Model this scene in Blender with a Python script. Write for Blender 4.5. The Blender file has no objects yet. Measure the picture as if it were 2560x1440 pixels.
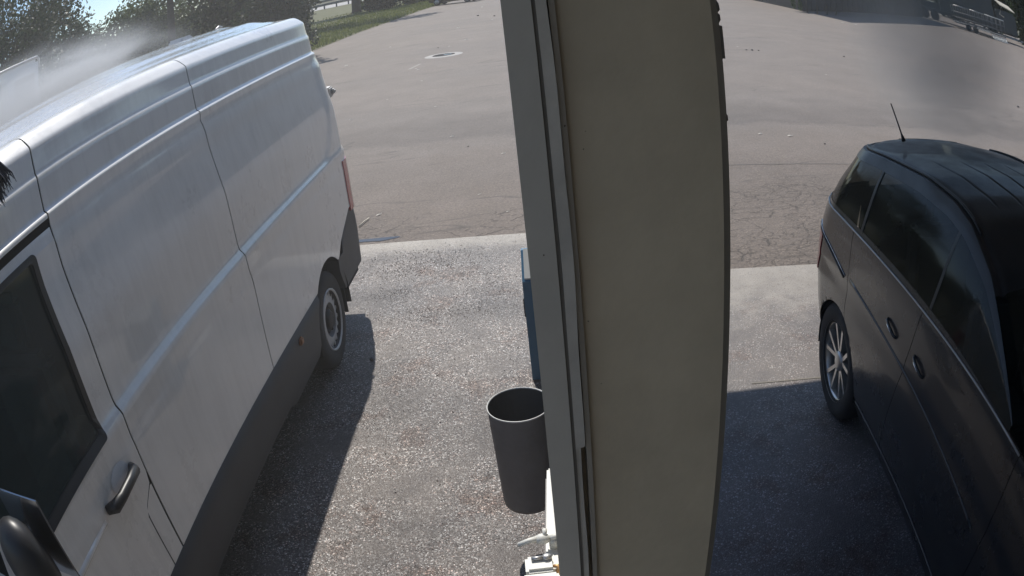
import bpy, bmesh, math, random
from mathutils import Vector, Matrix
R = math.radians
random.seed(7)
sc = bpy.context.scene
COL = sc.collection

# ------------------------------------------------------------------ camera (wide surveillance lens with barrel distortion)
PITCH, ROLL, CAMH = 0.41660, 0.1143, 2.6343
cd = bpy.data.cameras.new('camera')
cam = bpy.data.objects.new('camera', cd); COL.objects.link(cam)
cd.type = 'PANO'
cd.panorama_type = 'FISHEYE_LENS_POLYNOMIAL' if hasattr(cd, 'panorama_type') else None
_c = cd if hasattr(cd, 'panorama_type') else cd.cycles
_c.panorama_type = 'FISHEYE_LENS_POLYNOMIAL'
_c.fisheye_fov = R(150)
_c.fisheye_polynomial_k0 = 0.0
_c.fisheye_polynomial_k1 = -1 / (1.5502 * 18)
_c.fisheye_polynomial_k2 = -0.0406 / 18 ** 2
_c.fisheye_polynomial_k3 = 0.0999 / 18 ** 3
_c.fisheye_polynomial_k4 = -0.1657 / 18 ** 4
cd.sensor_fit = 'HORIZONTAL'; cd.sensor_width = 36; cd.sensor_height = 20.25
cd.clip_start = 0.02; cd.clip_end = 6000
cam.location = (0, 0, CAMH)
cam.rotation_euler = (Matrix.Rotation(math.pi / 2 - PITCH, 3, 'X') @ Matrix.Rotation(-ROLL, 3, 'Z')).to_euler()
sc.camera = cam

# ------------------------------------------------------------------ sky, sun, exposure
SUN_EL, SUN_AZ = R(52), R(8)           # azimuth to the left of +Y
w = bpy.data.worlds.new('World'); sc.world = w; w.use_nodes = True
nt = w.node_tree
sky = nt.nodes.new('ShaderNodeTexSky'); sky.sky_type = 'NISHITA'; sky.sun_disc = False
sky.air_density = 1.0; sky.dust_density = .25; sky.ozone_density = 2.5; sky.sun_elevation = SUN_EL; sky.sun_rotation = -SUN_AZ
bg = nt.nodes['Background']; bg.inputs['Strength'].default_value = 0.13
nt.links.new(sky.outputs[0], bg.inputs[0])
sl = bpy.data.lights.new('sun', 'SUN'); sl.energy = 5.0; sl.angle = R(0.5); sl.color = (1, .955, .88)
sun = bpy.data.objects.new('sun', sl); COL.objects.link(sun)
sd = Vector((-math.sin(SUN_AZ) * math.cos(SUN_EL), math.cos(SUN_AZ) * math.cos(SUN_EL), math.sin(SUN_EL)))
sun.rotation_euler = sd.to_track_quat('Z', 'Y').to_euler(); sun.location = sd * 40
sc.view_settings.view_transform = 'Standard'; sc.view_settings.look = 'None'
sc.view_settings.exposure = 0.0; sc.view_settings.gamma = 1; sc.view_settings.use_curve_mapping = False
sc.cycles.volume_step_rate = 1.5
sc.cycles.use_denoising = True

# ------------------------------------------------------------------ materials
def newmat(name):
    m = bpy.data.materials.new(name); m.use_nodes = True
    return m, m.node_tree, m.node_tree.nodes['Principled BSDF']
def N(t, kind, **kw):
    n = t.nodes.new(kind)
    for k, v in kw.items():
        if k in n.inputs: n.inputs[k].default_value = v
        else: setattr(n, k, v)
    return n
def ramp(t, stops):
    r = t.nodes.new('ShaderNodeValToRGB')
    e = r.color_ramp.elements
    while len(e) < len(stops): e.new(0.5)
    for i, (p, c) in enumerate(stops):
        e[i].position = p; e[i].color = (*c, 1) if len(c) == 3 else c
    return r
def mix(t, a, b, fac, mode='MIX'):
    m = t.nodes.new('ShaderNodeMix'); m.data_type = 'RGBA'; m.blend_type = mode
    for sock, v in ((m.inputs[0], fac), (m.inputs[6], a), (m.inputs[7], b)):
        if hasattr(v, 'links') or isinstance(v, bpy.types.NodeSocket): t.links.new(v, sock)
        elif isinstance(v, (int, float)): sock.default_value = v
        else: sock.default_value = (*v, 1)
    return m.outputs[2]
def P(name, col, rough=.5, metal=0, coat=0, var=.12, scale=4, bump=0, bscale=60, spec=.5, rvar=.0):
    m, t, b = newmat(name)
    tc = N(t, 'ShaderNodeTexCoord')
    nz = N(t, 'ShaderNodeTexNoise', Scale=scale, Detail=6.0, Roughness=.65)
    t.links.new(tc.outputs['Object'], nz.inputs['Vector'])
    c0 = tuple(max(0, x * (1 - var)) for x in col); c1 = tuple(min(1, x * (1 + var)) for x in col)
    r = ramp(t, [(.3, c0), (.7, c1)])
    t.links.new(nz.outputs[0], r.inputs[0]); t.links.new(r.outputs[0], b.inputs['Base Color'])
    b.inputs['Roughness'].default_value = rough; b.inputs['Metallic'].default_value = metal
    b.inputs['Coat Weight'].default_value = coat; b.inputs['Coat Roughness'].default_value = .04
    b.inputs['Specular IOR Level'].default_value = spec
    if rvar:
        mr = N(t, 'ShaderNodeMapRange'); mr.inputs[1].default_value = .3; mr.inputs[2].default_value = .7
        mr.inputs[3].default_value = max(.02, rough - rvar); mr.inputs[4].default_value = rough + rvar
        t.links.new(nz.outputs[0], mr.inputs[0]); t.links.new(mr.outputs[0], b.inputs['Roughness'])
    if bump:
        n2 = N(t, 'ShaderNodeTexNoise', Scale=bscale, Detail=4.0)
        t.links.new(tc.outputs['Object'], n2.inputs['Vector'])
        bp = N(t, 'ShaderNodeBump', Strength=bump, Distance=.01)
        t.links.new(n2.outputs[0], bp.inputs['Height']); t.links.new(bp.outputs[0], b.inputs['Normal'])
    return m

def mat_asphalt():
    m, t, b = newmat('old_asphalt')
    tc = N(t, 'ShaderNodeTexCoord'); v = tc.outputs['Object']
    def noise(s, d=5.0, ro=.6, vec=v):
        n = N(t, 'ShaderNodeTexNoise', Scale=s, Detail=d, Roughness=ro); t.links.new(vec, n.inputs['Vector']); return n.outputs[0]
    big = noise(.22, 4.0); mid = noise(1.1, 6.0); fine = noise(38, 4.0, .75)
    mp = N(t, 'ShaderNodeMapping'); mp.inputs['Scale'].default_value = (.16, 1.1, 1); mp.inputs['Rotation'].default_value = (0, 0, .14)
    t.links.new(v, mp.inputs[0]); strk = noise(1.3, 5.0, .6, mp.outputs[0])
    r = ramp(t, [(.3, (.162, .140, .123)), (.55, (.182, .158, .140)), (.75, (.200, .174, .156))]); t.links.new(mid, r.inputs[0])
    r2 = ramp(t, [(.35, (.90, .90, .91)), (.65, (1.05, 1.03, 1.02))]); t.links.new(big, r2.inputs[0])
    c = mix(t, r.outputs[0], r2.outputs[0], 1.0, 'MULTIPLY')
    r3 = ramp(t, [(.30, (.92, .92, .92)), (.44, (1, 1, 1))]); t.links.new(strk, r3.inputs[0])
    c = mix(t, c, r3.outputs[0], 1.0, 'MULTIPLY')
    r4 = ramp(t, [(.3, (.74, .74, .74)), (.5, (1, 1, 1)), (.72, (1.24, 1.22, 1.2))]); t.links.new(fine, r4.inputs[0])
    c = mix(t, c, r4.outputs[0], 1.0, 'MULTIPLY')
    # stone chips
    vo = N(t, 'ShaderNodeTexVoronoi', Scale=70); t.links.new(v, vo.inputs['Vector'])
    sp = N(t, 'ShaderNodeSeparateColor'); t.links.new(vo.outputs['Color'], sp.inputs[0])
    r5 = ramp(t, [(.0, (.62, .62, .62)), (.2, (.95, .95, .95)), (.85, (1.05, 1.05, 1.05)), (1, (1.5, 1.48, 1.45))]); t.links.new(sp.outputs[0], r5.inputs[0])
    c = mix(t, c, r5.outputs[0], .8, 'MULTIPLY')
    # crazed cracking in a band near the bays
    sx = N(t, 'ShaderNodeSeparateXYZ'); t.links.new(v, sx.inputs[0])
    dn = N(t, 'ShaderNodeTexNoise', Scale=3.0, Detail=7.0, Roughness=.65); t.links.new(v, dn.inputs['Vector'])
    vm = N(t, 'ShaderNodeVectorMath', operation='MULTIPLY_ADD'); vm.inputs[1].default_value = (.32, .32, 0)
    t.links.new(dn.outputs['Color'], vm.inputs[0]); t.links.new(v, vm.inputs[2])
    m2 = N(t, 'ShaderNodeMapping'); m2.inputs['Scale'].default_value = (1.0, 2.2, 1); m2.inputs['Rotation'].default_value = (0, 0, .1); t.links.new(vm.outputs[0], m2.inputs[0])
    ve = N(t, 'ShaderNodeTexVoronoi', Scale=2.6, feature='DISTANCE_TO_EDGE'); t.links.new(m2.outputs[0], ve.inputs['Vector'])
    ve2 = N(t, 'ShaderNodeTexVoronoi', Scale=7.5, feature='DISTANCE_TO_EDGE'); t.links.new(m2.outputs[0], ve2.inputs['Vector'])
    cr = ramp(t, [(.0, (1, 1, 1)), (.020, (0, 0, 0))]); t.links.new(ve.outputs['Distance'], cr.inputs[0])
    cr2 = ramp(t, [(.0, (.9, .9, .9)), (.035, (0, 0, 0))]); t.links.new(ve2.outputs['Distance'], cr2.inputs[0])
    band = N(t, 'ShaderNodeMapRange'); band.inputs[1].default_value = 9.2; band.inputs[2].default_value = 7.8; t.links.new(sx.outputs[1], band.inputs[0])
    pm = ramp(t, [(.46, (0, 0, 0)), (.56, (1, 1, 1))]); t.links.new(noise(.7, 2.0), pm.inputs[0])
    pm2 = ramp(t, [(.44, (0, 0, 0)), (.52, (1, 1, 1))]); t.links.new(noise(1.0, 3.0), pm2.inputs[0])
    cra = N(t, 'ShaderNodeMath', operation='MULTIPLY'); t.links.new(cr.outputs[0], cra.inputs[0]); t.links.new(pm2.outputs[0], cra.inputs[1]); cr = cra
    mm = N(t, 'ShaderNodeMath', operation='MULTIPLY'); t.links.new(cr2.outputs[0], mm.inputs[0]); t.links.new(pm.outputs[0], mm.inputs[1])
    mx = N(t, 'ShaderNodeMath', operation='MAXIMUM'); t.links.new(mm.outputs[0], mx.inputs[0]); t.links.new(cr.outputs[0], mx.inputs[1])
    fc = N(t, 'ShaderNodeMath', operation='MULTIPLY'); t.links.new(mx.outputs[0], fc.inputs[0]); t.links.new(band.outputs[0], fc.inputs[1])
    # worn coarse band and long hairline joints across the yard
    wb = N(t, 'ShaderNodeMath', operation='MULTIPLY_ADD'); wb.inputs[1].default_value = .14; t.links.new(sx.outputs[0], wb.inputs[0]); t.links.new(sx.outputs[1], wb.inputs[2])
    wb2 = N(t, 'ShaderNodeMath', operation='MULTIPLY_ADD'); wb2.inputs[1].default_value = 2.2; t.links.new(mid, wb2.inputs[0]); t.links.new(wb.outputs[0], wb2.inputs[2])
    wr = N(t, 'ShaderNodeMapRange'); wr.inputs[1].default_value = 10.0; wr.inputs[2].default_value = 20.0; t.links.new(wb2.outputs[0], wr.inputs[0])
    wc = ramp(t, [(.0, (.93, .90, .87)), (.18, (1, .98, .96)), (.27, (1, 1, 1)), (.30, (.72, .72, .73)), (.40, (.83, .83, .83)), (.52, (1, 1, 1)), (.60, (.96, .96, .96)), (.66, (1.03, 1.02, 1.01))]); t.links.new(wr.outputs[0], wc.inputs[0])
    c = mix(t, c, wc.outputs[0], .9, 'MULTIPLY')
    lm = N(t, 'ShaderNodeMapping'); lm.inputs['Scale'].default_value = (.10, .55, 1); lm.inputs['Rotation'].default_value = (0, 0, .10); t.links.new(v, lm.inputs[0])
    ln = noise(1.0, 4.0, .55, lm.outputs[0])
    lr = ramp(t, [(.494, (0, 0, 0)), (.5, (1, 1, 1)), (.506, (0, 0, 0))]); t.links.new(ln, lr.inputs[0])
    lk = ramp(t, [(.50, (0, 0, 0)), (.58, (1, 1, 1))]); t.links.new(noise(.45, 3.0), lk.inputs[0])
    lf = N(t, 'ShaderNodeMath', operation='MULTIPLY'); t.links.new(lr.outputs[0], lf.inputs[0]); t.links.new(lk.outputs[0], lf.inputs[1])
    lf2 = N(t, 'ShaderNodeMath', operation='MULTIPLY'); lf2.inputs[1].default_value = .75; t.links.new(lf.outputs[0], lf2.inputs[0])
    c = mix(t, c, (.06, .053, .048), lf2.outputs[0])
    c = mix(t, c, (.055, .047, .042), fc.outputs[0])
    t.links.new(c, b.inputs['Base Color'])
    b.inputs['Roughness'].default_value = .8; b.inputs['Specular IOR Level'].default_value = .3
    hs = N(t, 'ShaderNodeMath', operation='SUBTRACT'); t.links.new(fine, hs.inputs[0]); t.links.new(fc.outputs[0], hs.inputs[1])
    bp = N(t, 'ShaderNodeBump', Strength=.5, Distance=.012); t.links.new(hs.outputs[0], bp.inputs['Height']); t.links.new(bp.outputs[0], b.inputs['Normal'])
    return m

def mat_aggregate(name, edge=None, wet=1.0, contrast=1.0, scale=140, band=.25, shadeline=None, tone=1.0, spec=.28):
    """washed-out concrete: pebbles of every grey, wet, trowelled smooth along its outer edge"""
    m, t, b = newmat(name)
    tc = N(t, 'ShaderNodeTexCoord'); v = tc.outputs['Object']
    vo = N(t, 'ShaderNodeTexVoronoi', Scale=scale); t.links.new(v, vo.inputs['Vector'])
    sp = N(t, 'ShaderNodeSeparateColor'); t.links.new(vo.outputs['Color'], sp.inputs[0])
    r = ramp(t, [(0, (.014, .012, .012)), (.20, (.045, .040, .038)), (.45, (.082, .073, .067)), (.72, (.128, .116, .108)), (.90, (.24, .222, .21)), (1, (.62, .60, .57))])
    t.links.new(sp.outputs[0], r.inputs[0])
    def noise(sc_, d=6.0, ro=.6):
        n = N(t, 'ShaderNodeTexNoise', Scale=sc_, Detail=d, Roughness=ro); t.links.new(v, n.inputs['Vector']); return n.outputs[0]
    n1 = noise(.75); n2 = noise(2.1, 7.0, .72); n3 = noise(5.5, 5.0, .7)
    pk = ramp(t, [(.0, (.92, .96, 1.0)), (.75, (1, 1, 1)), (.9, (1.12, .92, .86))]); t.links.new(sp.outputs[2], pk.inputs[0])
    cc = mix(t, r.outputs[0], pk.outputs[0], .8, 'MULTIPLY')
    k = ramp(t, [(.40, (contrast * .12,) * 3), (.52, (contrast * .9,) * 3), (.66, (contrast,) * 3)]); t.links.new(n2, k.inputs[0])
    c = mix(t, (.100, .088, .079), cc, k.outputs[0])
    r1 = ramp(t, [(.38, (.66, .66, .68)), (.50, (.97, .96, .96)), (.62, (1.2, 1.17, 1.14))]); t.links.new(n1, r1.inputs[0])
    c = mix(t, c, r1.outputs[0], 1.0, 'MULTIPLY')
    r2 = ramp(t, [(.53, (1, 1, 1)), (.62, (.66, .50, .42))]); t.links.new(n2, r2.inputs[0])
    c = mix(t, c, r2.outputs[0], .75, 'MULTIPLY')
    r6 = ramp(t, [(.36, (.80, .80, .83)), (.46, (1, 1, 1))]); t.links.new(n2, r6.inputs[0])
    c = mix(t, c, r6.outputs[0], .8, 'MULTIPLY')
    rough_lo, rough_hi = .62 - .40 * wet, .85 - .22 * wet
    fac = None
    sx = N(t, 'ShaderNodeSeparateXYZ'); t.links.new(v, sx.inputs[0])
    if edge is not None:      # d = distance in from the outer edge
        a = N(t, 'ShaderNodeMath', operation='MULTIPLY_ADD'); a.inputs[1].default_value = -.14; a.inputs[2].default_value = edge; t.links.new(sx.outputs[0], a.inputs[0])
        d = N(t, 'ShaderNodeMath', operation='SUBTRACT'); t.links.new(a.outputs[0], d.inputs[0]); t.links.new(sx.outputs[1], d.inputs[1])
        w_ = N(t, 'ShaderNodeMath', operation='MULTIPLY_ADD'); w_.inputs[1].default_value = -band * 1.5; t.links.new(n3, w_.inputs[0]); t.links.new(d.outputs[0], w_.inputs[2])
        f = N(t, 'ShaderNodeMapRange', interpolation_type='SMOOTHSTEP'); f.inputs[1].default_value = -band * .6; f.inputs[2].default_value = band * .6; f.inputs[3].default_value = .92; f.inputs[4].default_value = 0
        t.links.new(w_.outputs[0], f.inputs[0]); fac = f.outputs[0]
        bd = ramp(t, [(.35, (.20, .178, .152)), (.65, (.265, .240, .210))]); t.links.new(n2, bd.inputs[0])
        sp2 = ramp(t, [(.05, (.25, .25, .25)), (.10, (1, 1, 1))]); t.links.new(sp.outputs[0], sp2.inputs[0])
        c = mix(t, c, mix(t, bd.outputs[0], sp2.outputs[0], .6, 'MULTIPLY'), fac)
    if shadeline is not None:   # bluish shade of the canopy, painted in towards the back of the bay
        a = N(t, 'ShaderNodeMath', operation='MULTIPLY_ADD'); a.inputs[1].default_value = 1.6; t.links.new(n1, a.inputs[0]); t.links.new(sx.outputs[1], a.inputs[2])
        f2 = N(t, 'ShaderNodeMapRange', interpolation_type='SMOOTHSTEP'); f2.inputs[1].default_value = shadeline; f2.inputs[2].default_value = shadeline - 1.0; t.links.new(a.outputs[0], f2.inputs[0])
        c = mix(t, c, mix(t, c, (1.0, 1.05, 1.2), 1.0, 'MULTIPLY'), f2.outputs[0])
    c = mix(t, c, (tone, tone, tone), 1.0, 'MULTIPLY')
    t.links.new(c, b.inputs['Base Color'])
    mr = N(t, 'ShaderNodeMapRange'); mr.inputs[3].default_value = rough_lo; mr.inputs[4].default_value = rough_hi
    t.links.new(sp.outputs[1], mr.inputs[0]); t.links.new(mr.outputs[0], b.inputs['Roughness'])
    b.inputs['Specular IOR Level'].default_value = spec
    # every pebble is tipped its own way
    g = N(t, 'ShaderNodeNewGeometry')
    vm = N(t, 'ShaderNodeVectorMath', operation='MULTIPLY_ADD'); vm.inputs[1].default_value = (.32 * contrast, .32 * contrast, 0); vm.inputs[2].default_value = (-.16 * contrast, -.16 * contrast, 0)
    t.links.new(vo.outputs['Color'], vm.inputs[0])
    va = N(t, 'ShaderNodeVectorMath', operation='ADD'); t.links.new(vm.outputs[0], va.inputs[0]); t.links.new(g.outputs['Normal'], va.inputs[1])
    vn = N(t, 'ShaderNodeVectorMath', operation='NORMALIZE'); t.links.new(va.outputs[0], vn.inputs[0])
    bp = N(t, 'ShaderNodeBump', Strength=.5 * contrast, Distance=.006); bp.invert = True
    t.links.new(vo.outputs['Distance'], bp.inputs['Height']); t.links.new(vn.outputs[0], bp.inputs['Normal']); t.links.new(bp.outputs[0], b.inputs['Normal'])
    return m

def mat_leaf(name, c0, c1):
    m, t, b = newmat(name)
    g = N(t, 'ShaderNodeNewGeometry')
    r = ramp(t, [(0, c0), (1, c1)]); t.links.new(g.outputs['Random Per Island'], r.inputs[0])
    t.links.new(r.outputs[0], b.inputs['Base Color']); b.inputs['Roughness'].default_value = .55; b.inputs['Specular IOR Level'].default_value = .2
    tr = N(t, 'ShaderNodeBsdfTranslucent'); t.links.new(r.outputs[0], tr.inputs[0])
    ms = N(t, 'ShaderNodeMixShader'); ms.inputs[0].default_value = .3
    t.links.new(b.outputs[0], ms.inputs[1]); t.links.new(tr.outputs[0], ms.inputs[2])
    t.links.new(ms.outputs[0], t.nodes['Material Output'].inputs[0])
    return m

def mat_glass(name, tint, trans=.35, rough=.03):
    m, t, b = newmat(name)
    b.inputs['Base Color'].default_value = (*[.17 * q ** 3 for q in tint], 1); b.inputs['Roughness'].default_value = rough
    n = N(t, 'ShaderNodeTexNoise', Scale=3.0, Detail=5.0); mr = N(t, 'ShaderNodeMapRange')
    mr.inputs[3].default_value = rough; mr.inputs[4].default_value = rough + .08
    t.links.new(n.outputs[0], mr.inputs[0]); t.links.new(mr.outputs[0], b.inputs['Roughness'])
    tr = N(t, 'ShaderNodeBsdfTransparent'); tr.inputs[0].default_value = (*tint, 1)
    ms = N(t, 'ShaderNodeMixShader'); ms.inputs[0].default_value = trans
    t.links.new(b.outputs[0], ms.inputs[1]); t.links.new(tr.outputs[0], ms.inputs[2])
    t.links.new(ms.outputs[0], t.nodes['Material Output'].inputs[0])
    return m

def mat_mist(name, col, density, scale=2.0, lo=.42, hi=.75, aniso=.5, falloff=True):
    m = bpy.data.materials.new(name); m.use_nodes = True; t = m.node_tree
    t.nodes.remove(t.nodes['Principled BSDF'])
    pv = N(t, 'ShaderNodeVolumePrincipled'); pv.inputs['Color'].default_value = (*col, 1); pv.inputs['Anisotropy'].default_value = aniso
    tc = N(t, 'ShaderNodeTexCoord'); nz = N(t, 'ShaderNodeTexNoise', Scale=scale, Detail=4.0, Distortion=.6)
    t.links.new(tc.outputs['Object'], nz.inputs['Vector'])
    mr = N(t, 'ShaderNodeMapRange'); mr.inputs[1].default_value = lo; mr.inputs[2].default_value = hi
    t.links.new(nz.outputs[0], mr.inputs[0])
    # fades to nothing towards the shell (object space is the unit ball)
    ln = N(t, 'ShaderNodeVectorMath', operation='LENGTH'); t.links.new(tc.outputs['Object'], ln.inputs[0])
    fo = N(t, 'ShaderNodeMapRange', interpolation_type='SMOOTHSTEP'); fo.inputs[1].default_value = 1.0; fo.inputs[2].default_value = .15
    t.links.new(ln.outputs['Value'], fo.inputs[0])
    a = N(t, 'ShaderNodeMath', operation='MULTIPLY'); t.links.new(mr.outputs[0], a.inputs[0]); t.links.new(fo.outputs[0], a.inputs[1])
    d = N(t, 'ShaderNodeMath', operation='MULTIPLY'); d.inputs[1].default_value = density; t.links.new(a.outputs[0], d.inputs[0])
    t.links.new(d.outputs[0], pv.inputs['Density']); t.links.new(pv.outputs[0], t.nodes['Material Output'].inputs['Volume'])
    return m

def mat_paint(name, col, rough=.22, coat=1.0, dirt=.06):
    m, t, b = newmat(name)
    tc = N(t, 'ShaderNodeTexCoord')
    n = N(t, 'ShaderNodeTexNoise', Scale=1.7, Detail=7.0, Roughness=.7); t.links.new(tc.outputs['Object'], n.inputs['Vector'])
    mp = N(t, 'ShaderNodeMapping'); mp.inputs['Scale'].default_value = (6, 6, .5); t.links.new(tc.outputs['Object'], mp.inputs[0])
    n2 = N(t, 'ShaderNodeTexNoise', Scale=3.0, Detail=6.0, Roughness=.7); t.links.new(mp.outputs[0], n2.inputs['Vector'])
    a = N(t, 'ShaderNodeMath', operation='ADD'); t.links.new(n.outputs[0], a.inputs[0]); t.links.new(n2.outputs[0], a.inputs[1])
    r = ramp(t, [(.38, tuple(x * (1 - dirt * 2) for x in col)), (.55, col)])
    h = N(t, 'ShaderNodeMath', operation='MULTIPLY'); h.inputs[1].default_value = .5; t.links.new(a.outputs[0], h.inputs[0])
    t.links.new(h.outputs[0], r.inputs[0]); t.links.new(r.outputs[0], b.inputs['Base Color'])
    mr = N(t, 'ShaderNodeMapRange'); mr.inputs[1].default_value = .3; mr.inputs[2].default_value = .7; mr.inputs[3].default_value = rough * .7; mr.inputs[4].default_value = rough * 1.5
    t.links.new(n.outputs[0], mr.inputs[0]); t.links.new(mr.outputs[0], b.inputs['Roughness'])
    b.inputs['Coat Weight'].default_value = coat; b.inputs['Coat Roughness'].default_value = .06
    return m

M = dict(
    asphalt=mat_asphalt(), agg=mat_aggregate('washed_concrete', edge=7.257, band=.36, contrast=.85, tone=1.5), agg_r=mat_aggregate('dusty_concrete', edge=6.09, wet=.85, contrast=.5, band=.95, shadeline=4.7, tone=1.46, spec=.4),
    strip=P('smooth_concrete', (.27, .245, .215), .75, var=.15, scale=3, bump=.3, bscale=90),
    strip2=P('pale_concrete', (.36, .34, .32), .8, var=.18, scale=2, bump=.3, bscale=70),
    soil=P('verge_soil', (.075, .07, .04), .95, var=.35, scale=.6), road=P('road_asphalt', (.30, .29, .28), .8, var=.1, scale=.3),
    hill=P('far_hill', (.06, .09, .05), .95, var=.2, scale=.02),
    white=mat_paint('van_white', (.89, .87, .83), .3), roofw=mat_paint('wet_roof_white', (.62, .64, .67), .16),
    clad=P('grey_plastic', (.048, .050, .055), .55, var=.15, bump=.15, bscale=400), black=P('black_plastic', (.02, .02, .022), .4, var=.2),
    shell=P('dark_inner_shell', (.012, .012, .013), .9), rubber=P('tyre_rubber', (.028, .028, .03), .85, var=.25, scale=9),
    steel=P('wheel_silver', (.50, .50, .50), .45, metal=.2, var=.15, scale=8), dark_steel=P('dark_steel', (.03, .03, .032), .6, metal=.4),
    alloy=P('alloy_silver', (.55, .55, .54), .32, metal=.8, var=.12, scale=8), chrome=P('chrome', (.65, .66, .68), .12, metal=1, var=.05),
    glass=mat_glass('tinted_glass', (.55, .70, .72), .5), dglass=mat_glass('privacy_glass', (.45, .45, .42), .45),
    red=P('lamp_red', (.48, .07, .08), .2, coat=.6), amber=P('lamp_amber', (.30, .11, .03), .3),
    mpv=mat_paint('mpv_dark_paint', (.014, .016, .021), .26, coat=.32, dirt=.1),
    seat=P('seat_cloth', (.03, .035, .035), .9, var=.3, scale=12),
    post=P('cream_post_paint', (.56, .465, .325), .62, var=.2, scale=1.6, bump=.25, bscale=14), post2=P('grey_post_paint', (.54, .49, .41), .6, var=.1, scale=3, bump=.1, bscale=30),
    flash=P('white_flashing', (.80, .75, .66), .55, var=.16, scale=7, bump=.2, bscale=25), caulk=P('dark_caulk', (.20, .18, .15), .8), grime=P('grime', (.13, .11, .085), .9),
    bin=P('bin_grey', (.17, .16, .158), .6, var=.14, scale=6, bump=.1, bscale=120), rim=P('bin_rim', (.62, .62, .6), .35),
    blue=P('cabinet_blue', (.04, .15, .26), .4, var=.12), wpaint=P('white_paint', (.64, .64, .60), .5, var=.06, scale=5), brass=P('brass', (.45, .27, .12), .45, metal=.7, var=.25, scale=20),
    bristle=P('bristle_navy', (.012, .018, .035), .6), clearp=P('brush_head_white', (.72, .74, .76), .25),
    bark=P('bark', (.07, .055, .04), .95, var=.4, scale=6, bump=.8, bscale=18), leafd=mat_leaf('leaf_dark', (.009, .02, .008), (.034, .06, .016)),
    leafm=mat_leaf('leaf_mid', (.02, .042, .012), (.062, .095, .026)), leafl=mat_leaf('leaf_light', (.05, .08, .025), (.12, .15, .05)),
    grass=mat_leaf('grass_blades', (.09, .12, .022), (.24, .26, .075)),
    galv=P('galvanised', (.42, .42, .42), .45, metal=.7, var=.15), galvd=P('weathered_rail', (.16, .16, .165), .6, metal=.3),
    barn=P('dark_boards', (.028, .028, .03), .85, var=.35, scale=2), lorry=P('lorry_dark', (.035, .045, .05), .5, var=.2), canvas=P('pale_board', (.55, .5, .4), .7),
    roofm=P('canopy_metal', (.30, .30, .29), .6), wallm=P('shading_wall', (.28, .27, .25), .7), iron=P('cast_iron', (.02, .02, .023), .6, spec=.03, var=.3, scale=30, bump=.5, bscale=40),
    scrap=P('dry_leaf', (.62, .58, .5), .8, var=.2, scale=40), stone=P('dark_stone', (.05, .047, .045), .8), car=mat_paint('dark_car_paint', (.015, .016, .02), .2),
    puddle=P('wet_asphalt', (.05, .047, .045), .08, var=.3, scale=3), whitebody=mat_paint('truck_white', (.60, .61, .62), .35),
)

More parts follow.
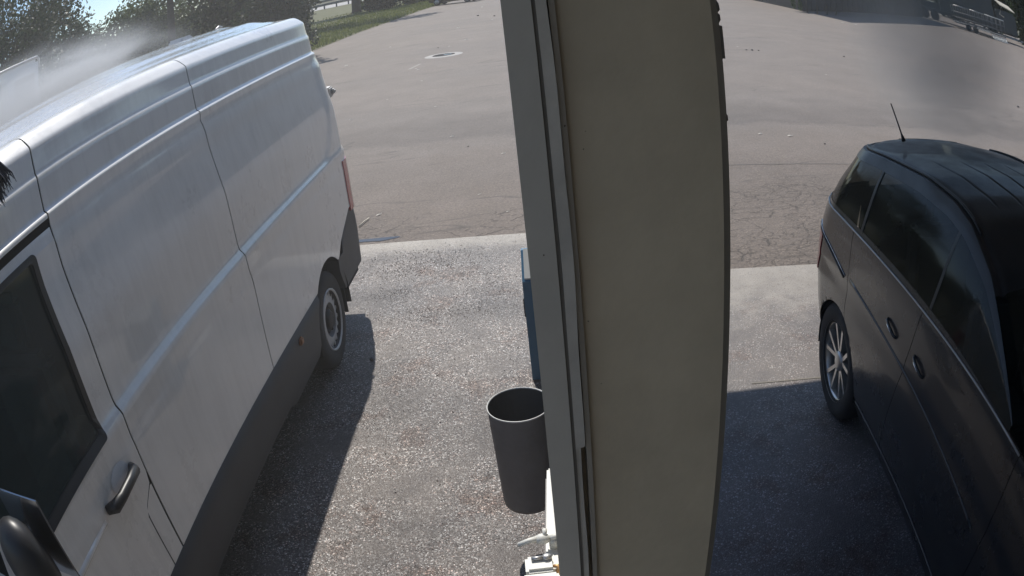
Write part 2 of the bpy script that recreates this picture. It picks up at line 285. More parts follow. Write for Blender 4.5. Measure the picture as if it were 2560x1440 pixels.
# ------------------------------------------------------------------ helpers
class MB:
    def __init__(s): s.v = []; s.f = []; s.sm = []
    def add(s, vs, fs, smooth=False):
        o = len(s.v); s.v += [tuple(p) for p in vs]; s.f += [tuple(i + o for i in f) for f in fs]; s.sm += [smooth] * len(fs); return s
    def box(s, x0, x1, y0, y1, z0, z1, mtx=None, bev=0):
        if bev:
            b = min(bev, .45 * min(abs(x1 - x0), abs(y1 - y0), abs(z1 - z0)))
            bm = bmesh.new(); bmesh.ops.create_cube(bm, size=1)
            for q in bm.verts: q.co = Vector(((x0 + x1) / 2 + q.co.x * (x1 - x0), (y0 + y1) / 2 + q.co.y * (y1 - y0), (z0 + z1) / 2 + q.co.z * (z1 - z0)))
            bmesh.ops.bevel(bm, geom=bm.edges[:], offset=b, segments=2, affect='EDGES')
            bm.verts.index_update(); vs = [q.co.copy() for q in bm.verts]; fs = [[q.index for q in f.verts] for f in bm.faces]; bm.free()
        else:
            vs = [Vector((x, y, z)) for x in (x0, x1) for y in (y0, y1) for z in (z0, z1)]
            fs = [(0, 1, 3, 2), (4, 6, 7, 5), (0, 4, 5, 1), (2, 3, 7, 6), (0, 2, 6, 4), (1, 5, 7, 3)]
        if mtx: vs = [mtx @ p for p in vs]
        return s.add(vs, fs)
    def tube(s, pts, rad, n=8, caps=True):
        pts = [Vector(p) for p in pts]; vs = []
        for i, p in enumerate(pts):
            d = (pts[min(i + 1, len(pts) - 1)] - pts[max(i - 1, 0)]).normalized()
            a = Vector((0, 0, 1)) if abs(d.z) < .9 else Vector((1, 0, 0))
            e1 = d.cross(a).normalized(); e2 = d.cross(e1).normalized(); r = rad[i] if isinstance(rad, (list, tuple)) else rad
            vs += [p + (e1 * math.cos(2 * math.pi * k / n) + e2 * math.sin(2 * math.pi * k / n)) * r for k in range(n)]
        fs = [(i * n + k, i * n + (k + 1) % n, (i + 1) * n + (k + 1) % n, (i + 1) * n + k) for i in range(len(pts) - 1) for k in range(n)]
        if caps: fs += [tuple(range(n))[::-1], tuple((len(pts) - 1) * n + k for k in range(n))]
        return s.add(vs, fs, True)
    def lathe(s, prof, n=32, axis='Z', c=(0, 0, 0)):   # prof: (r, h)
        vs = []
        for r, h in prof:
            for k in range(n):
                a = 2 * math.pi * k / n; x, y = r * math.cos(a), r * math.sin(a)
                p = (x, y, h) if axis == 'Z' else (h, x, y)
                vs.append((p[0] + c[0], p[1] + c[1], p[2] + c[2]))
        fs = [(i * n + k, i * n + (k + 1) % n, (i + 1) * n + (k + 1) % n, (i + 1) * n + k) for i in range(len(prof) - 1) for k in range(n)]
        return s.add(vs, fs, True)
    def prism(s, poly, d, axis='Z', o=0):     # closed outline pulled along an axis from o to o+d
        n = len(poly)
        def pt(a, b, h): return (a, b, h) if axis == 'Z' else ((h, a, b) if axis == 'X' else (a, h, b))
        vs = [pt(a, b, o) for a, b in poly] + [pt(a, b, o + d) for a, b in poly]
        fs = [tuple(range(n))[::-1], tuple(range(n, 2 * n))] + [(i, (i + 1) % n, n + (i + 1) % n, n + i) for i in range(n)]
        return s.add(vs, fs)
    def ball(s, c, r, sub=2, jit=0):
        bm = bmesh.new(); bmesh.ops.create_icosphere(bm, subdivisions=sub, radius=1)
        r = r if isinstance(r, (tuple, list)) else (r, r, r)
        vs = [(c[0] + q.co.x * r[0] * (1 + random.uniform(-jit, jit)), c[1] + q.co.y * r[1] * (1 + random.uniform(-jit, jit)), c[2] + q.co.z * r[2] * (1 + random.uniform(-jit, jit))) for q in bm.verts]
        bm.verts.index_update(); fs = [[q.index for q in f.verts] for f in bm.faces]; bm.free()
        return s.add(vs, fs, True)
    def grid(s, rows, smooth=True, eps=1e-7):       # rows of equal length
        n = len(rows[0]); vs = [p for r in rows for p in r]; fs = []
        for i in range(len(rows) - 1):
            for j in range(n - 1):
                q = [i * n + j, i * n + j + 1, (i + 1) * n + j + 1, (i + 1) * n + j]
                a, b, c_, d = (Vector(vs[k]) for k in q)
                if ((b - d).cross(a - c_)).length > eps: fs.append(tuple(q))
        return s.add(vs, fs, smooth)
    def build(s, name, m, parent=None, loc=None, rz=0):
        me = bpy.data.meshes.new(name); me.from_pydata(s.v, [], s.f)
        me.polygons.foreach_set('use_smooth', s.sm); me.update()
        o = bpy.data.objects.new(name, me); COL.objects.link(o)
        if m is not None: me.materials.append(M[m] if isinstance(m, str) else m)
        if parent: o.parent = parent
        if loc: o.location = loc
        o.rotation_euler.z = rz
        return o
def fixn(o):
    bm = bmesh.new(); bm.from_mesh(o.data); bmesh.ops.remove_doubles(bm, verts=bm.verts, dist=1e-5); bmesh.ops.recalc_face_normals(bm, faces=bm.faces); bm.to_mesh(o.data); bm.free(); return o
def tag(o, label, cat, group=None, kind=None):
    o['label'] = label; o['category'] = cat
    if group: o['group'] = group
    if kind: o['kind'] = kind
    return o
def thing(name, label, cat, loc=(0, 0, 0), rz=0, group=None):
    o = bpy.data.objects.new(name, None); COL.objects.link(o); o.location = loc; o.rotation_euler.z = rz
    return tag(o, label, cat, group)
def structure(o): o['kind'] = 'structure'; return o
def copy_tree(o, parent=None):
    c = o.copy(); COL.objects.link(c); c.parent = parent
    for ch in list(o.children): copy_tree(ch, c)
    return c
def sheet(name, poly, z, m, kind='structure'):
    b = MB(); b.add([(x, y, z) for x, y in poly], [tuple(range(len(poly)))]); o = b.build(name, m); o['kind'] = kind; return o
def lerp(tab, x):
    if x <= tab[0][0]: return tab[0][1]
    for (a, b), (c, d) in zip(tab, tab[1:]):
        if x <= c: return b + (d - b) * (x - a) / (c - a)
    return tab[-1][1]
def sstep(a, b, x): t = min(1, max(0, (x - a) / (b - a))); return t * t * (3 - 2 * t)

# ------------------------------------------------------------------ ground
BAY = -.0857                                  # the bays' axis leans this much to the right going away
sheet('ground', [(-3000, -3000), (3000, -3000), (3000, 3000), (-3000, 3000)], -.012, 'soil')
sheet('asphalt_yard', [(-40, -6), (120, -6), (160, 66), (60, 90), (20, 140), (8, 140), (-1, 80), (-3.6, 66), (-4.6, 60), (-5.4, 53.5), (-6.1, 48.6), (-6.9, 44), (-7.4, 40), (-7.9, 36.4), (-9.5, 33.5), (-13, 31.5), (-40, 30)], -.004, 'asphalt')
# wash bay floors: exposed aggregate, one slab per bay, with a trowelled edge
sheet('bay_floor', [(-5.2, -6), (.62, -6), (.62, 7.17), (-5.2, 7.985)], 0, 'agg')
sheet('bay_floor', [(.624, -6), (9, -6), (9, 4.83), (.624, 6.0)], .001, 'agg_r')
sheet('drain_joint', [(1.45, 4.02), (3.2, 3.74), (3.2, 3.752), (1.45, 4.032)], .004, 'caulk')
pud = MB()
pp = [(-1.55 + .42 * math.cos(a) * (1 + .25 * math.sin(3 * a)), 7.60 + .065 * math.sin(a) * (1 + .35 * math.cos(2 * a)) - .14 * .42 * math.cos(a)) for a in [i * math.pi / 12 for i in range(24)]]
pud.add([(x, y, .0005) for x, y in pp], [tuple(range(24))]); o = pud.build('puddle', 'puddle'); o['kind'] = 'structure'
# repaired asphalt strip across the yard
sheet('asphalt_seam', [(1.6, 9.10), (7.5, 8.24), (7.5, 8.255), (1.6, 9.115)], .0, P('seam_tar', (.12, .11, .10), .8))
# far road behind the crash barrier
sheet('road', [(-140, 150), (-20, 152), (0, 175), (-20, 200), (-150, 200)], .004, 'road')

# rolling wooded hill far away
h = MB(); rows = []
for i in range(25):
    a = R(-70 + i * 6)
    rows.append([(math.sin(a) * 900, math.cos(a) * 900, -5), (math.sin(a) * 1000, math.cos(a) * 1000, 20 + 14 * math.sin(i * .9) + 8 * math.sin(i * 2.1)), (math.sin(a) * 1200, math.cos(a) * 1200, 10)])
h.grid(rows); structure(h.build('hills', 'hill'))

# ------------------------------------------------------------------ roof of the bays (over the camera; the right bay's canopy reaches further out)
def bayxy(a, b): return (a * math.cos(BAY) - b * math.sin(BAY), a * math.sin(BAY) + b * math.cos(BAY))
def bay_box(name, a0, a1, b0, b1, z0, z1, m):
    b = MB(); b.box(a0, a1, b0, b1, z0, z1); o = b.build(name, m, rz=BAY); o['kind'] = 'structure'; return o
bay_box('canopy_roof', -.30, 9, -7, 6.62, 3.35, 3.55, 'roofm')
bay_box('shading_partition', .03, .33, -9, -.35, 0, 3.345, 'wallm')  # unseen wall behind the camera, added to darken the right bay
bay_box('shading_back_wall', -6, 9, -9.3, -9.002, 0, 3.55, 'wallm')  # out of view, added to dim the reflections from behind
bay_box('shading_side_wall', 9.002, 9.3, -9.3, 6.6, 0, 3.55, 'wallm')  # unseen wall, put in to darken the right bay's surroundings

# ------------------------------------------------------------------ white panel van
VU, VR = 1.12, .20            # rear end, plan radius of the rear corner
VPROF = [(.34, .03), (.69, .012), (1.0, .015), (1.22, .016), (1.30, .022), (1.365, .030), (1.40, .050), (1.60, .055), (1.72, .062), (1.98, .112), (2.16, .132), (2.185, .135), (2.198, .155), (2.25, .160), (2.33, .168), (2.348, .178), (2.40, .186), (2.44, .191), (2.452, .194), (2.460, .199), (2.468, .207), (2.478, .218), (2.490, .232), (2.502, .248), (2.511, .266), (2.516, .290), (2.518, .345)]
VZ = sorted(set([.69, .72, .76, .80, .84, .88, .92, .96] + [round(1.0 + .05 * i, 3) for i in range(5)] + [round(1.22 + .02 * i, 3) for i in range(13)] + [round(1.5 + .04 * i, 3) for i in range(17)] + [2.17, 2.178, 2.185, 2.19, 2.198, 2.21, 2.23, 2.27, 2.31, 2.33, 2.337, 2.345, 2.352, 2.365, 2.40, 2.43, 2.44, 2.452, 2.46, 2.464, 2.468, 2.473, 2.478, 2.484, 2.490, 2.496, 2.502, 2.507, 2.511, 2.514, 2.516, 2.517, 2.518]))
def van_l(u, z):
    l = lerp(VPROF, z)
    # pressed swage: everything above the low crease and ahead of the rear pillar is sunk a little
    x = min(u + .80, .42); y = min(z - 1.385, .42)
    if x < .42 and y < .42 and z < 2.17:
        d = .42 - math.hypot(.42 - x, .42 - y)
    else: d = min(x, y)
    inset = .014 * sstep(-.03, .05, d) * (1 - sstep(2.08, 2.18, z))
    return l - .018 + inset + (.018 if z > 2.13 else .018 * sstep(2.08, 2.13, z) if z > 2.08 else .018 * (1 - sstep(1.25, 1.42, z)) + (.018 * sstep(1.25, 1.42, z) if u < -2 else 0))
def van_lat(a, z):            # a: distance along the body from the rear axle, wrapping round the rear corner -> (u, l)
    uc = -(VU - VR) + max(0, z - 1.2) * .05
    if a >= uc: return a, van_l(a, z)
    ph = min(math.pi / 2, (uc - a) / VR)
    return uc - VR * math.sin(ph), van_l(max(a, uc - .2), z) + VR * (1 - math.cos(ph))
def vpt(a, z, off=0):
    u, l = van_lat(a, z); return (-(l - off), -u, z)
def arch_low(u, r=.445):
    return .355 + math.sqrt(max(0, r * r - u * u)) if abs(u) < r else 0
def van_low(u):
    base = .69 if u > -.30 else lerp([(-1.3, .92), (-.79, .92), (-.45, .785), (-.33, .70), (-.30, .69)], u)
    return max(base, arch_low(u))
def panel(name, m, parent, a0, a1, zs, na, low=None, off=0, fl=.004, skip=None):
    rows = []
    for z in zs:
        A0, A1 = a0(z), a1(z); r = []
        for i in range(na + 1):
            a = A0 + (A1 - A0) * i / na
            zz = max(z, low(a)) if low else z
            zz = min(zz, zs[-1]); r.append(vpt(a, zz, off))
        rows.append(r)
    b = MB(); b.grid(rows)
    if fl:      # turned-in flanges at the edges
        for ring in (rows[-1], [r[0] for r in rows], [r[-1] for r in rows], rows[0]):
            b.grid([ring, [(p[0] - fl, p[1], p[2]) for p in ring]])
    o = b.build(name, m, parent)
    return o

van = thing('panel_van', 'white high roof panel van parked nose in, covered in spray at left', 'van', (-1.2416, 4.9569, 0), BAY)
SEAM2 = [(.69, 1.285), (.74, 1.285), (1.18, 1.255), (1.24, 1.262), (1.40, 1.285), (2.13, 1.285), (2.15, 1.305), (2.17, 1.287), (2.6, 1.285)]
SEAM1 = [(.69, 2.845), (2.6, 2.842)]
G = .0055
s2 = lambda z: lerp(SEAM2, z); s1 = lambda z: lerp(SEAM1, z)
def seam_back(pts, name='seam_gap'):
    b = MB(); b.grid([[vpt(a - .03, z, -.006) for a, z in pts], [vpt(a + .03, z, -.006) for a, z in pts]]); return b.build(name, 'shell', van)
seam_back([(s2(z), z) for z in VZ]); seam_back([(s1(z), z) for z in VZ])
b = MB(); b.grid([[vpt(2.84 + .04 * i, 2.12, -.006) for i in range(24)], [vpt(2.84 + .04 * i, 2.165, -.006) for i in range(24)]]); b.build('seam_gap', 'shell', van)
panel('rear_quarter_panel', 'white', van, lambda z: -1.232 + max(0, z - 1.2) * .05, lambda z: s2(z) - G, VZ, 130, van_low)
panel('side_panel', 'white', van, lambda z: s2(z) + G, lambda z: s1(z) - G, VZ, 50)
# front door: window opening left out
DZ = [z for z in VZ if z < 2.135] + [2.135]
def door_back(z): return s1(z) + G + .135 * (1 - sstep(.97, 1.07, z)) * sstep(.69, .70, z + .02)
WIN_Z0, WIN_Z1 = 1.375, 2.085
def win_u0(z): return lerp([(1.37, 3.025), (2.09, 3.035)], z)
dz_low = [z for z in DZ if z < WIN_Z0] + [WIN_Z0]; dz_mid = [WIN_Z0] + [z for z in DZ if WIN_Z0 < z < WIN_Z1] + [WIN_Z1]; dz_top = [WIN_Z1] + [z for z in DZ if z > WIN_Z1]
bd = MB()
def sub(zs, a0, a1, na, fl=True):
    rows = [[vpt(a0(z) + (a1(z) - a0(z)) * i / na, z) for i in range(na + 1)] for z in zs]
    bd.grid(rows)
    if fl:
        for ring in (rows[-1], [r[0] for r in rows], [r[-1] for r in rows], rows[0]): bd.grid([ring, [(p[0] - .004, p[1], p[2]) for p in ring]])
sub(dz_low, door_back, lambda z: 3.95, 30); sub(dz_mid, door_back, win_u0, 8); sub(dz_top, door_back, lambda z: 3.62, 22)
sub(dz_mid, lambda z: 3.95 - (z - 1.375) * .47, lambda z: 4.02 - (z - 1.375) * .47, 3)
door = bd.build('door', 'white', van)
# fuel filler flap behind the door's notch
rows = [[vpt(s1(z) + G + .004 + ((door_back(z) - .009) - s1(z) - G - .004) * i / 6, z) for i in range(7)] for z in [.69, .75, .8, .85, .9, .95, .98, 1.0, 1.02, 1.04]]
b = MB(); b.grid(rows); b.build('fuel_flap', 'white', van)
seam_back([(door_back(z) - .004, z) for z in [.69, .75, .8, .85, .9, .95, .97, .99, 1.01, 1.03, 1.05, 1.07]])
# cab roof panel above the door
panel('cab_roof_panel', 'white', van, lambda z: s1(z) + G, lambda z: 3.75 - (z - 2.14) * .9, [z for z in VZ if z > 2.145], 24)
# window rubber and glass
def strip_on_van(outline_in, outline_out, off, name, m, parent):
    n = len(outline_in); vs = [vpt(a, z, off) for a, z in outline_in] + [vpt(a, z, off) for a, z in outline_out] + [vpt(a, z, -.015) for a, z in outline_out] + [vpt(a, z, -.02) for a, z in outline_in]
    fs = []
    for i in range(n):
        j = (i + 1) % n
        fs += [(i, j, n + j, n + i), (n + i, n + j, 2 * n + j, 2 * n + i), (i, 3 * n + i, 3 * n + j, j)]
    bb = MB(); bb.add(vs, fs, False); return bb.build(name, m, parent)
def rrect(a0, a1, z0, z1, r, n=6):
    pts = []; res = []
    for cx, cz, s in ((a1 - r, z0 + r, -90), (a1 - r, z1 - r, 0), (a0 + r, z1 - r, 90), (a0 + r, z0 + r, 180)):
        for k in range(n + 1):
            t = R(s + 90 * k / n); pts.append((cx + r * math.cos(t), cz + r * math.sin(t)))
    for (p, q) in zip(pts, pts[1:] + pts[:1]):
        k = 14 if math.hypot(p[0] - q[0], p[1] - q[1]) > .15 else 1
        res += [(p[0] + (q[0] - p[0]) * i / k, p[1] + (q[1] - p[1]) * i / k) for i in range(k)]
    return res
seal = strip_on_van(rrect(3.038, 3.86, 1.395, 2.075, .02), rrect(3.005, 3.92, 1.362, 2.10, .028), .004, 'window_seal', 'black', door)
gl = [[vpt(3.0 + .9 * i / 10, 1.37 + .73 * j / 8, -.012) for i in range(11)] for j in range(9)]
b = MB(); b.grid(gl); b.build('window', 'glass', door)
# door handle: bow grip in front of a round dish
b = MB(); b.tube([vpt(2.94, 1.185, .0), vpt(2.97, 1.192, .04), vpt(3.05, 1.197, .055), vpt(3.15, 1.193, .055), vpt(3.21, 1.186, .04), vpt(3.235, 1.18, 0)], [.018, .026, .022, .023, .028, .020], 10); b.build('handle', 'black', door)
dish = [vpt(3.05 + .085 * math.cos(t), 1.208 + .05 * math.sin(t), .003) for t in [i * math.pi / 12 for i in range(24)]]
b = MB(); b.add(dish + [vpt(3.05, 1.208, .010)], [(i, (i + 1) % 24, 24) for i in range(24)], True); b.build('handle_dish', 'clearp', door)
# swage line low on the door
b = MB(); b.tube([vpt(3.28, 1.155, -.012), vpt(3.55, 1.155, -.008), vpt(3.9, 1.16, -.008)], .018, 6); b.build('door_swage', 'white', door)
# dark plastic cladding along the sill
CZ = [.345, .36, .40, .5, .6, .66, .68, .69]
def clad_a0(z): return math.sqrt(max(.01, .46 ** 2 - (z - .355) ** 2))
rows = []
for z in CZ:
    r = []
    for i in range(41):
        a = clad_a0(z) + (3.9 - clad_a0(z)) * i / 40
        off = .022 - .02 * sstep(.66, .69, z) - .025 * sstep(.40, .345, z)
        zz = z - .035 * sstep(1.15, 1.05, a) * sstep(.42, .345, z) + .0
        r.append((-(lerp(VPROF, max(z, .34)) - off), -a, zz))
    rows.append(r)
b = MB(); b.grid(rows); b.grid([rows[0], [(p[0] - .12, p[1], p[2] - .02) for p in rows[0]]]); b.grid([[r[0] for r in rows], [(r[0][0] - .10, r[0][1], r[0][2]) for r in rows]]); b.grid([rows[-1], [(p[0] - .02, p[1], p[2]) for p in rows[-1]]])
cl = b.build('cladding', 'clad', van)
b = MB(); b.box(-.035, -.0, -.865, -.815, .60, .645, bev=.008); b.build('marker_lamp', 'amber', cl, loc=(.026, 0, 0))
# wheel arch lip and liner
b = MB()
for r_, x0, x1 in ((.445, -.02, -.42),):
    ring0 = [(x0, r_ * math.cos(t), .355 + r_ * math.sin(t)) for t in [math.pi * (i / 28) * 1.1 - .15 for i in range(29)]]
    b.grid([ring0, [(x1, p[1], p[2]) for p in ring0]])
b.box(-.44, -.421, -.45, .45, .25, .82); b.build('wheel_arch', 'shell', van)
# rear bumper
BZ = [.42, .45, .5, .6, .7, .8, .86, .90, .92]
rows = []
for z in BZ:
    r = []
    for i in range(31):
        a = (-.30 - .10 * sstep(.6, .4, z)) + (-1.15 + .30) * i / 30
        zz = min(z, van_low(a) - .003) if z > .6 else z
        if a > -.445: zz = min(zz, .69)
        r.append(vpt(a, max(zz, .42), -.012 + .010 * sstep(.92, .8, z)))
    rows.append(r)
b = MB(); b.grid(rows); b.grid([rows[0], [(p[0] - .2, p[1], p[2]) for p in rows[0]]]); b.grid([rows[-1], [(p[0] - .05, p[1], p[2]) for p in rows[-1]]]); b.grid([[q[0] for q in rows], [(q[0][0] - .1, q[0][1], q[0][2]) for q in rows]])
b.box(-1.86, -.2, VU - .06, VU + .04, .42, .915, bev=.02); b.build('bumper', 'clad', van)
b = MB(); b.box(-.36, -.05, .40, .412, .22, .56); b.build('mud_flap', 'black', van)
# lamp, hinges
rows = [[vpt(-.84 - .25 * i / 8, .885 + .405 * j / 10, .007) for i in range(9)] for j in range(11)]
b = MB(); b.grid(rows); b.grid([rows[-1], [(p[0] - .02, p[1], p[2]) for p in rows[-1]]]); b.grid([[q[0] for q in rows], [(q[0][0] - .02, q[0][1], q[0][2]) for q in rows]]); b.build('tail_light', 'red', van)
b = MB(); b.ball((-.045, .955, 1.335), (.022, .03, .04)); b.build('hinge', 'black', van)
b = MB(); b.box(-.16, -.10, VU - .06, VU + .05, 1.77, 1.86, bev=.01); b.box(-.15, -.075, VU + .0, VU + .055, 1.795, 1.835, bev=.01); b.build('hinge', 'galv', van)
# rear doors, roof, far side, shell
for x0, x1 in ((-1.026, -.262), (-1.798, -1.034)):
    b = MB(); b.box(x0, x1, VU - .055, VU - .012, .80, 2.44, bev=.02); dr = b.build('rear_door', 'white', van)
    b = MB(); b.box(x0 + .12, x1 - .12, VU - .011, VU - .004, 1.45, 2.1, bev=.003); b.build('window', 'dglass', dr)
rows = []
for i in range(61):
    u = -1.02 + (3.60 + 1.02) * i / 60; r = []
    for j in range(41):
        l = .345 + 1.37 * j / 40; s = (l - 1.03) / .685
        z = 2.518 - .014 * math.exp(-((abs(s) - .93) / .03) ** 2) + .075 * (1 - s * s) + .006 * math.cos(j / 40 * math.pi * 10) * sstep(-.95, -.8, u) * (1 - s ** 8)
        z -= .10 * sstep(-.80, -1.03, u) + .25 * sstep(3.2, 3.75, u)
        r.append((-l, -u, z))
    rows.append(r)
b = MB(); b.grid(rows); b.build('roof', 'roofw', van)
b = MB()
rows = [[(-(2.06 - van_lat(a, z)[1]), -van_lat(a, z)[0], z) for a in [3.7 - 4.93 * i / 60 for i in range(61)]] for z in VZ]
b.grid(rows); b.build('far_side_panel', 'white', van)
b = MB(); b.box(-1.94, -.10, -3.9, VU - .07, .30, .50); b.box(-1.88, -.19, -2.78, VU - .08, .5, 1.3); b.box(-1.8, -.27, -2.78, VU - .09, 1.301, 2.45); b.build('inner_shell', 'shell', van)
# cab: floor, bulkhead, seat, dashboard; nose and windscreen
b = MB(); b.box(-1.9, -.12, -3.95, -2.80, .5, .62); b.build('cab_floor', 'seat', van)
b = MB(); b.box(-.75, -.25, -3.35, -2.9, .85, 1.05, bev=.06); b.box(-.75, -.25, -3.05, -2.88, 1.0, 1.7, bev=.06); b.box(-.62, -.38, -3.0, -2.9, 1.7, 1.95, bev=.05); b.build('seat', 'seat', van)
b = MB(); b.box(-1.9, -.14, -4.35, -3.95, 1.0, 1.38, bev=.06); b.build('dashboard', 'black', van)
NOSE = [(3.955, 1.36, .02), (4.3, 1.33, .03), (4.6, 1.22, .05), (5.0, 1.08, .09), (5.25, .95, .16), (5.36, .78, .26), (5.38, .55, .30)]
rows = []
for u, zt, li in NOSE:
    rows.append([(-(li + .01), -u, .45), (-li, -u, .7), (-li, -u, min(zt - .06, 1.1)), (-(li + .02), -u, zt - .03), (-(li + .1), -u, zt), (-1.03, -u, zt + .05), (-(1.96 - li), -u, zt), (-(2.04 - li), -u, zt - .03), (-(2.06 - li), -u, min(zt - .06, 1.1)), (-(2.06 - li), -u, .7), (-(2.05 - li), -u, .45)])
b = MB(); b.grid(rows); n_ = len(b.v); b.add([rows[-1][i] for i in range(11)], [tuple(range(11))]); b.build('nose', 'white', van)
b = MB(); b.grid([[(-.16 - 1.74 * i / 10, -(3.62 + .75 * j / 8), 2.40 - 1.02 * j / 8 + .05 * math.sin(math.pi * i / 10)) for i in range(11)] for j in range(9)]); b.build('windscreen', 'glass', van)
for x in (-.13, -1.93):
    b = MB(); b.tube([(x, -3.58, 2.40), (x, -4.0, 1.86), (x, -4.38, 1.36)], .05, 8); b.build('pillar', 'white', van)
# mirror
b = MB(); b.ball((.22, -3.99, 1.56), (.115, .09, .165), 3); b.box(.02, .16, -3.95, -3.90, 1.42, 1.50, bev=.02)
mir = b.build('mirror', 'black', van)
b = MB(); b.box(.10, .34, -3.885, -3.878, 1.46, 1.74, bev=.003); b.build('mirror_glass', 'chrome', mir)
# roof fittings
b = MB(); b.box(-1.06, -.92, .08, .28, 2.578, 2.625, bev=.015); b.build('roof_vent', 'roofw', van)
b = MB(); b.tube([(-.98, .84, 2.56), (-.98, .87, 2.595), (-.98, .93, 2.612), (-.98, .99, 2.60)], .012, 8); b.build('roof_hoop', 'galv', van)
# wheels: silver ring of teeth on a dark steel disc
def van_wheel():
    wb = MB(); prof = [(.20, -.11), (.23, -.118), (.30, -.122), (.335, -.112), (.352, -.085), (.355, -.05), (.355, .05), (.352, .085), (.335, .112), (.30, .122), (.23, .118), (.205, .10)]
    wb.lathe(prof, 40, 'X'); t = wb.build('wheel', 'rubber', van)
    db = MB(); db.lathe([(.222, .112), (.215, .116), (.205, .11), (.203, .06), (.19, .045), (.11, .058), (.10, .075), (.04, .08), (.0, .08)], 40, 'X'); db.build('disc', 'dark_steel', t)
    rb = MB(); n = 80; inner = []; outer = []; 
    for k in range(n):
        a = 2 * math.pi * k / n; ro = .204 if (k % 4) in (0, 1) else .176
        inner.append((.124 * math.cos(a), .124 * math.sin(a))); outer.append((ro * math.cos(a), ro * math.sin(a)))
    vs = [(.100, y, z) for y, z in inner] + [(.092, y, z) for y, z in outer] + [(.05, y, z) for y, z in outer] + [(.05, y, z) for y, z in inner]
    fs = []
    for k in range(n):
        j = (k + 1) % n; fs += [(k, j, n + j, n + k), (n + k, n + j, 2 * n + j, 2 * n + k), (k, 3 * n + k, 3 * n + j, j)]
    rb.add(vs, fs); rb.lathe([(.224, .108), (.224, .121), (.212, .121), (.206, .105)], 40, 'X'); rb.build('rim', 'steel', t)
    hb = MB(); hb.lathe([(.075, .075), (.07, .10), (.05, .108), (0, .108)], 20, 'X')
    for k in range(5): a = 2 * math.pi * k / 5; hb.ball((.085, .09 * math.cos(a), .09 * math.sin(a)), .012, 1)
    hb.build('hub_cap', 'dark_steel', t)
    return t
wv = van_wheel(); wv.location = (-.165, 0, .355)
for x, y, rz in ((-.165, -4.35, 0), (-1.895, 0, math.pi), (-1.895, -4.35, math.pi)):
    c = copy_tree(wv, van); c.location = (x, y, .355); c.rotation_euler.z = rz

# ------------------------------------------------------------------ dark minivan in the right bay
mp = thing('minivan', 'dark minivan with silver alloy wheels and roof antenna under the right bay canopy', 'car', (1.8201, 3.5553, 0), BAY)
MW = 1.90
ZR = [(-.6, 1.555), (-.5, 1.575), (-.2, 1.605), (.1, 1.64), (.65, 1.69), (1.0, 1.692), (1.2, 1.665), (1.5, 1.565), (1.81, 1.405), (2.1, 1.27), (2.35, 1.20)]
UR = [(.2, .56), (.3, .62), (.5, .72), (.82, .80), (1.04, .78), (1.21, .70), (1.34, .645), (1.45, .57), (1.6, .50), (1.7, .46)]
MPROF = [(.18, .085), (.26, .05), (.34, .022), (.42, .008), (.6, -.008), (.78, -.004), (.86, .006), (.92, .004), (1.0, .010), (1.08, .014), (1.16, .02), (1.20, .028), (1.215, .034)]
MR = .45
def m_zl(u, t):         # t<=1: body side z; t in (1,2]: greenhouse from belt to roof edge
    if t <= 1: z = .18 + (1.215 - .18) * t; return z, lerp(MPROF, z)
    zr = lerp(ZR, u) - .02; h = t - 1; z = 1.215 + (zr - 1.215) * h
    fr = max(.0, (zr - 1.215) / .45)
    return z, .034 + fr * (.16 * h + .05 * h ** 4)
def mpt(a, t, off=0):
    z, l = m_zl(max(a, -.5), t); U = lerp(UR, z); uc = -(U - MR)
    if a >= uc:
        add, u = 0, a; nx, ny = 1, 0
    else:
        ph = min(math.pi / 2, (uc - a) / MR); u = uc - MR * math.sin(ph); add = MR * (1 - math.cos(ph)); nx, ny = math.cos(ph), math.sin(ph)
    # nose
    if u > 3.2: add += .5 * ((u - 3.2) / .9) ** 2
    return (l + add - off * nx, -u + off * ny, z)
def mtz(z): return (z - .18) / (1.215 - .18)
def m_low(u):
    d = .372 ** 2 - u * u; d2 = .372 ** 2 - (u - 3.0) ** 2
    z = .18
    if d > 0: z = max(z, .352 + math.sqrt(d))
    if d2 > 0: z = max(z, .352 + math.sqrt(d2))
    return z
def mpanel(name, m, a0, a1, ts, na, off=0, low=True, fl=.015, parent=mp):
    rows = []
    for t in ts:
        zt = .18 + (1.215 - .18) * t
        A0, A1 = a0(zt), a1(zt); r = []
        for i in range(na + 1):
            a = A0 + (A1 - A0) * i / na; tt = t
            if low and t <= 1: tt = max(t, mtz(m_low(a)))
            r.append(mpt(a, min(tt, ts[-1]), off))
        rows.append(r)
    b = MB(); b.grid(rows)
    if fl:
        for ring in (rows[-1], [r[0] for r in rows], [r[-1] for r in rows], rows[0]): b.grid([ring, [(p[0] + fl, p[1], p[2]) for p in ring]])
    return b.build(name, m, parent)
BT = [mtz(z) for z in (.18, .22, .26, .30, .34, .38, .42, .46, .5, .54, .58, .62, .66, .70, .73, .76, .79, .82, .845, .87, .895, .92, .95, .98, 1.01, 1.04, 1.08, 1.12, 1.16, 1.18, 1.20, 1.215)]
seamA = lambda z: lerp([(.3, .36), (.5, .28), (.72, .115), (.95, .105), (1.22, .105)], z)
seamB = lambda z: 1.04 + (z - 1.0) * .25
seamC = lambda z: 2.25
g = .003
mpanel('rear_quarter_panel', 'mpv', lambda z: -1.02, lambda z: seamA(z) - g, BT, 90)
mpanel('sliding_door', 'mpv', lambda z: seamA(z) + g, lambda z: seamB(z) - g, BT, 40)
fd = mpanel('front_door', 'mpv', lambda z: seamB(z) + g, lambda z: seamC(z) - g, BT, 40)
mpanel('front_wing', 'mpv', lambda z: seamC(z) + g, lambda z: 4.1, BT, 60)
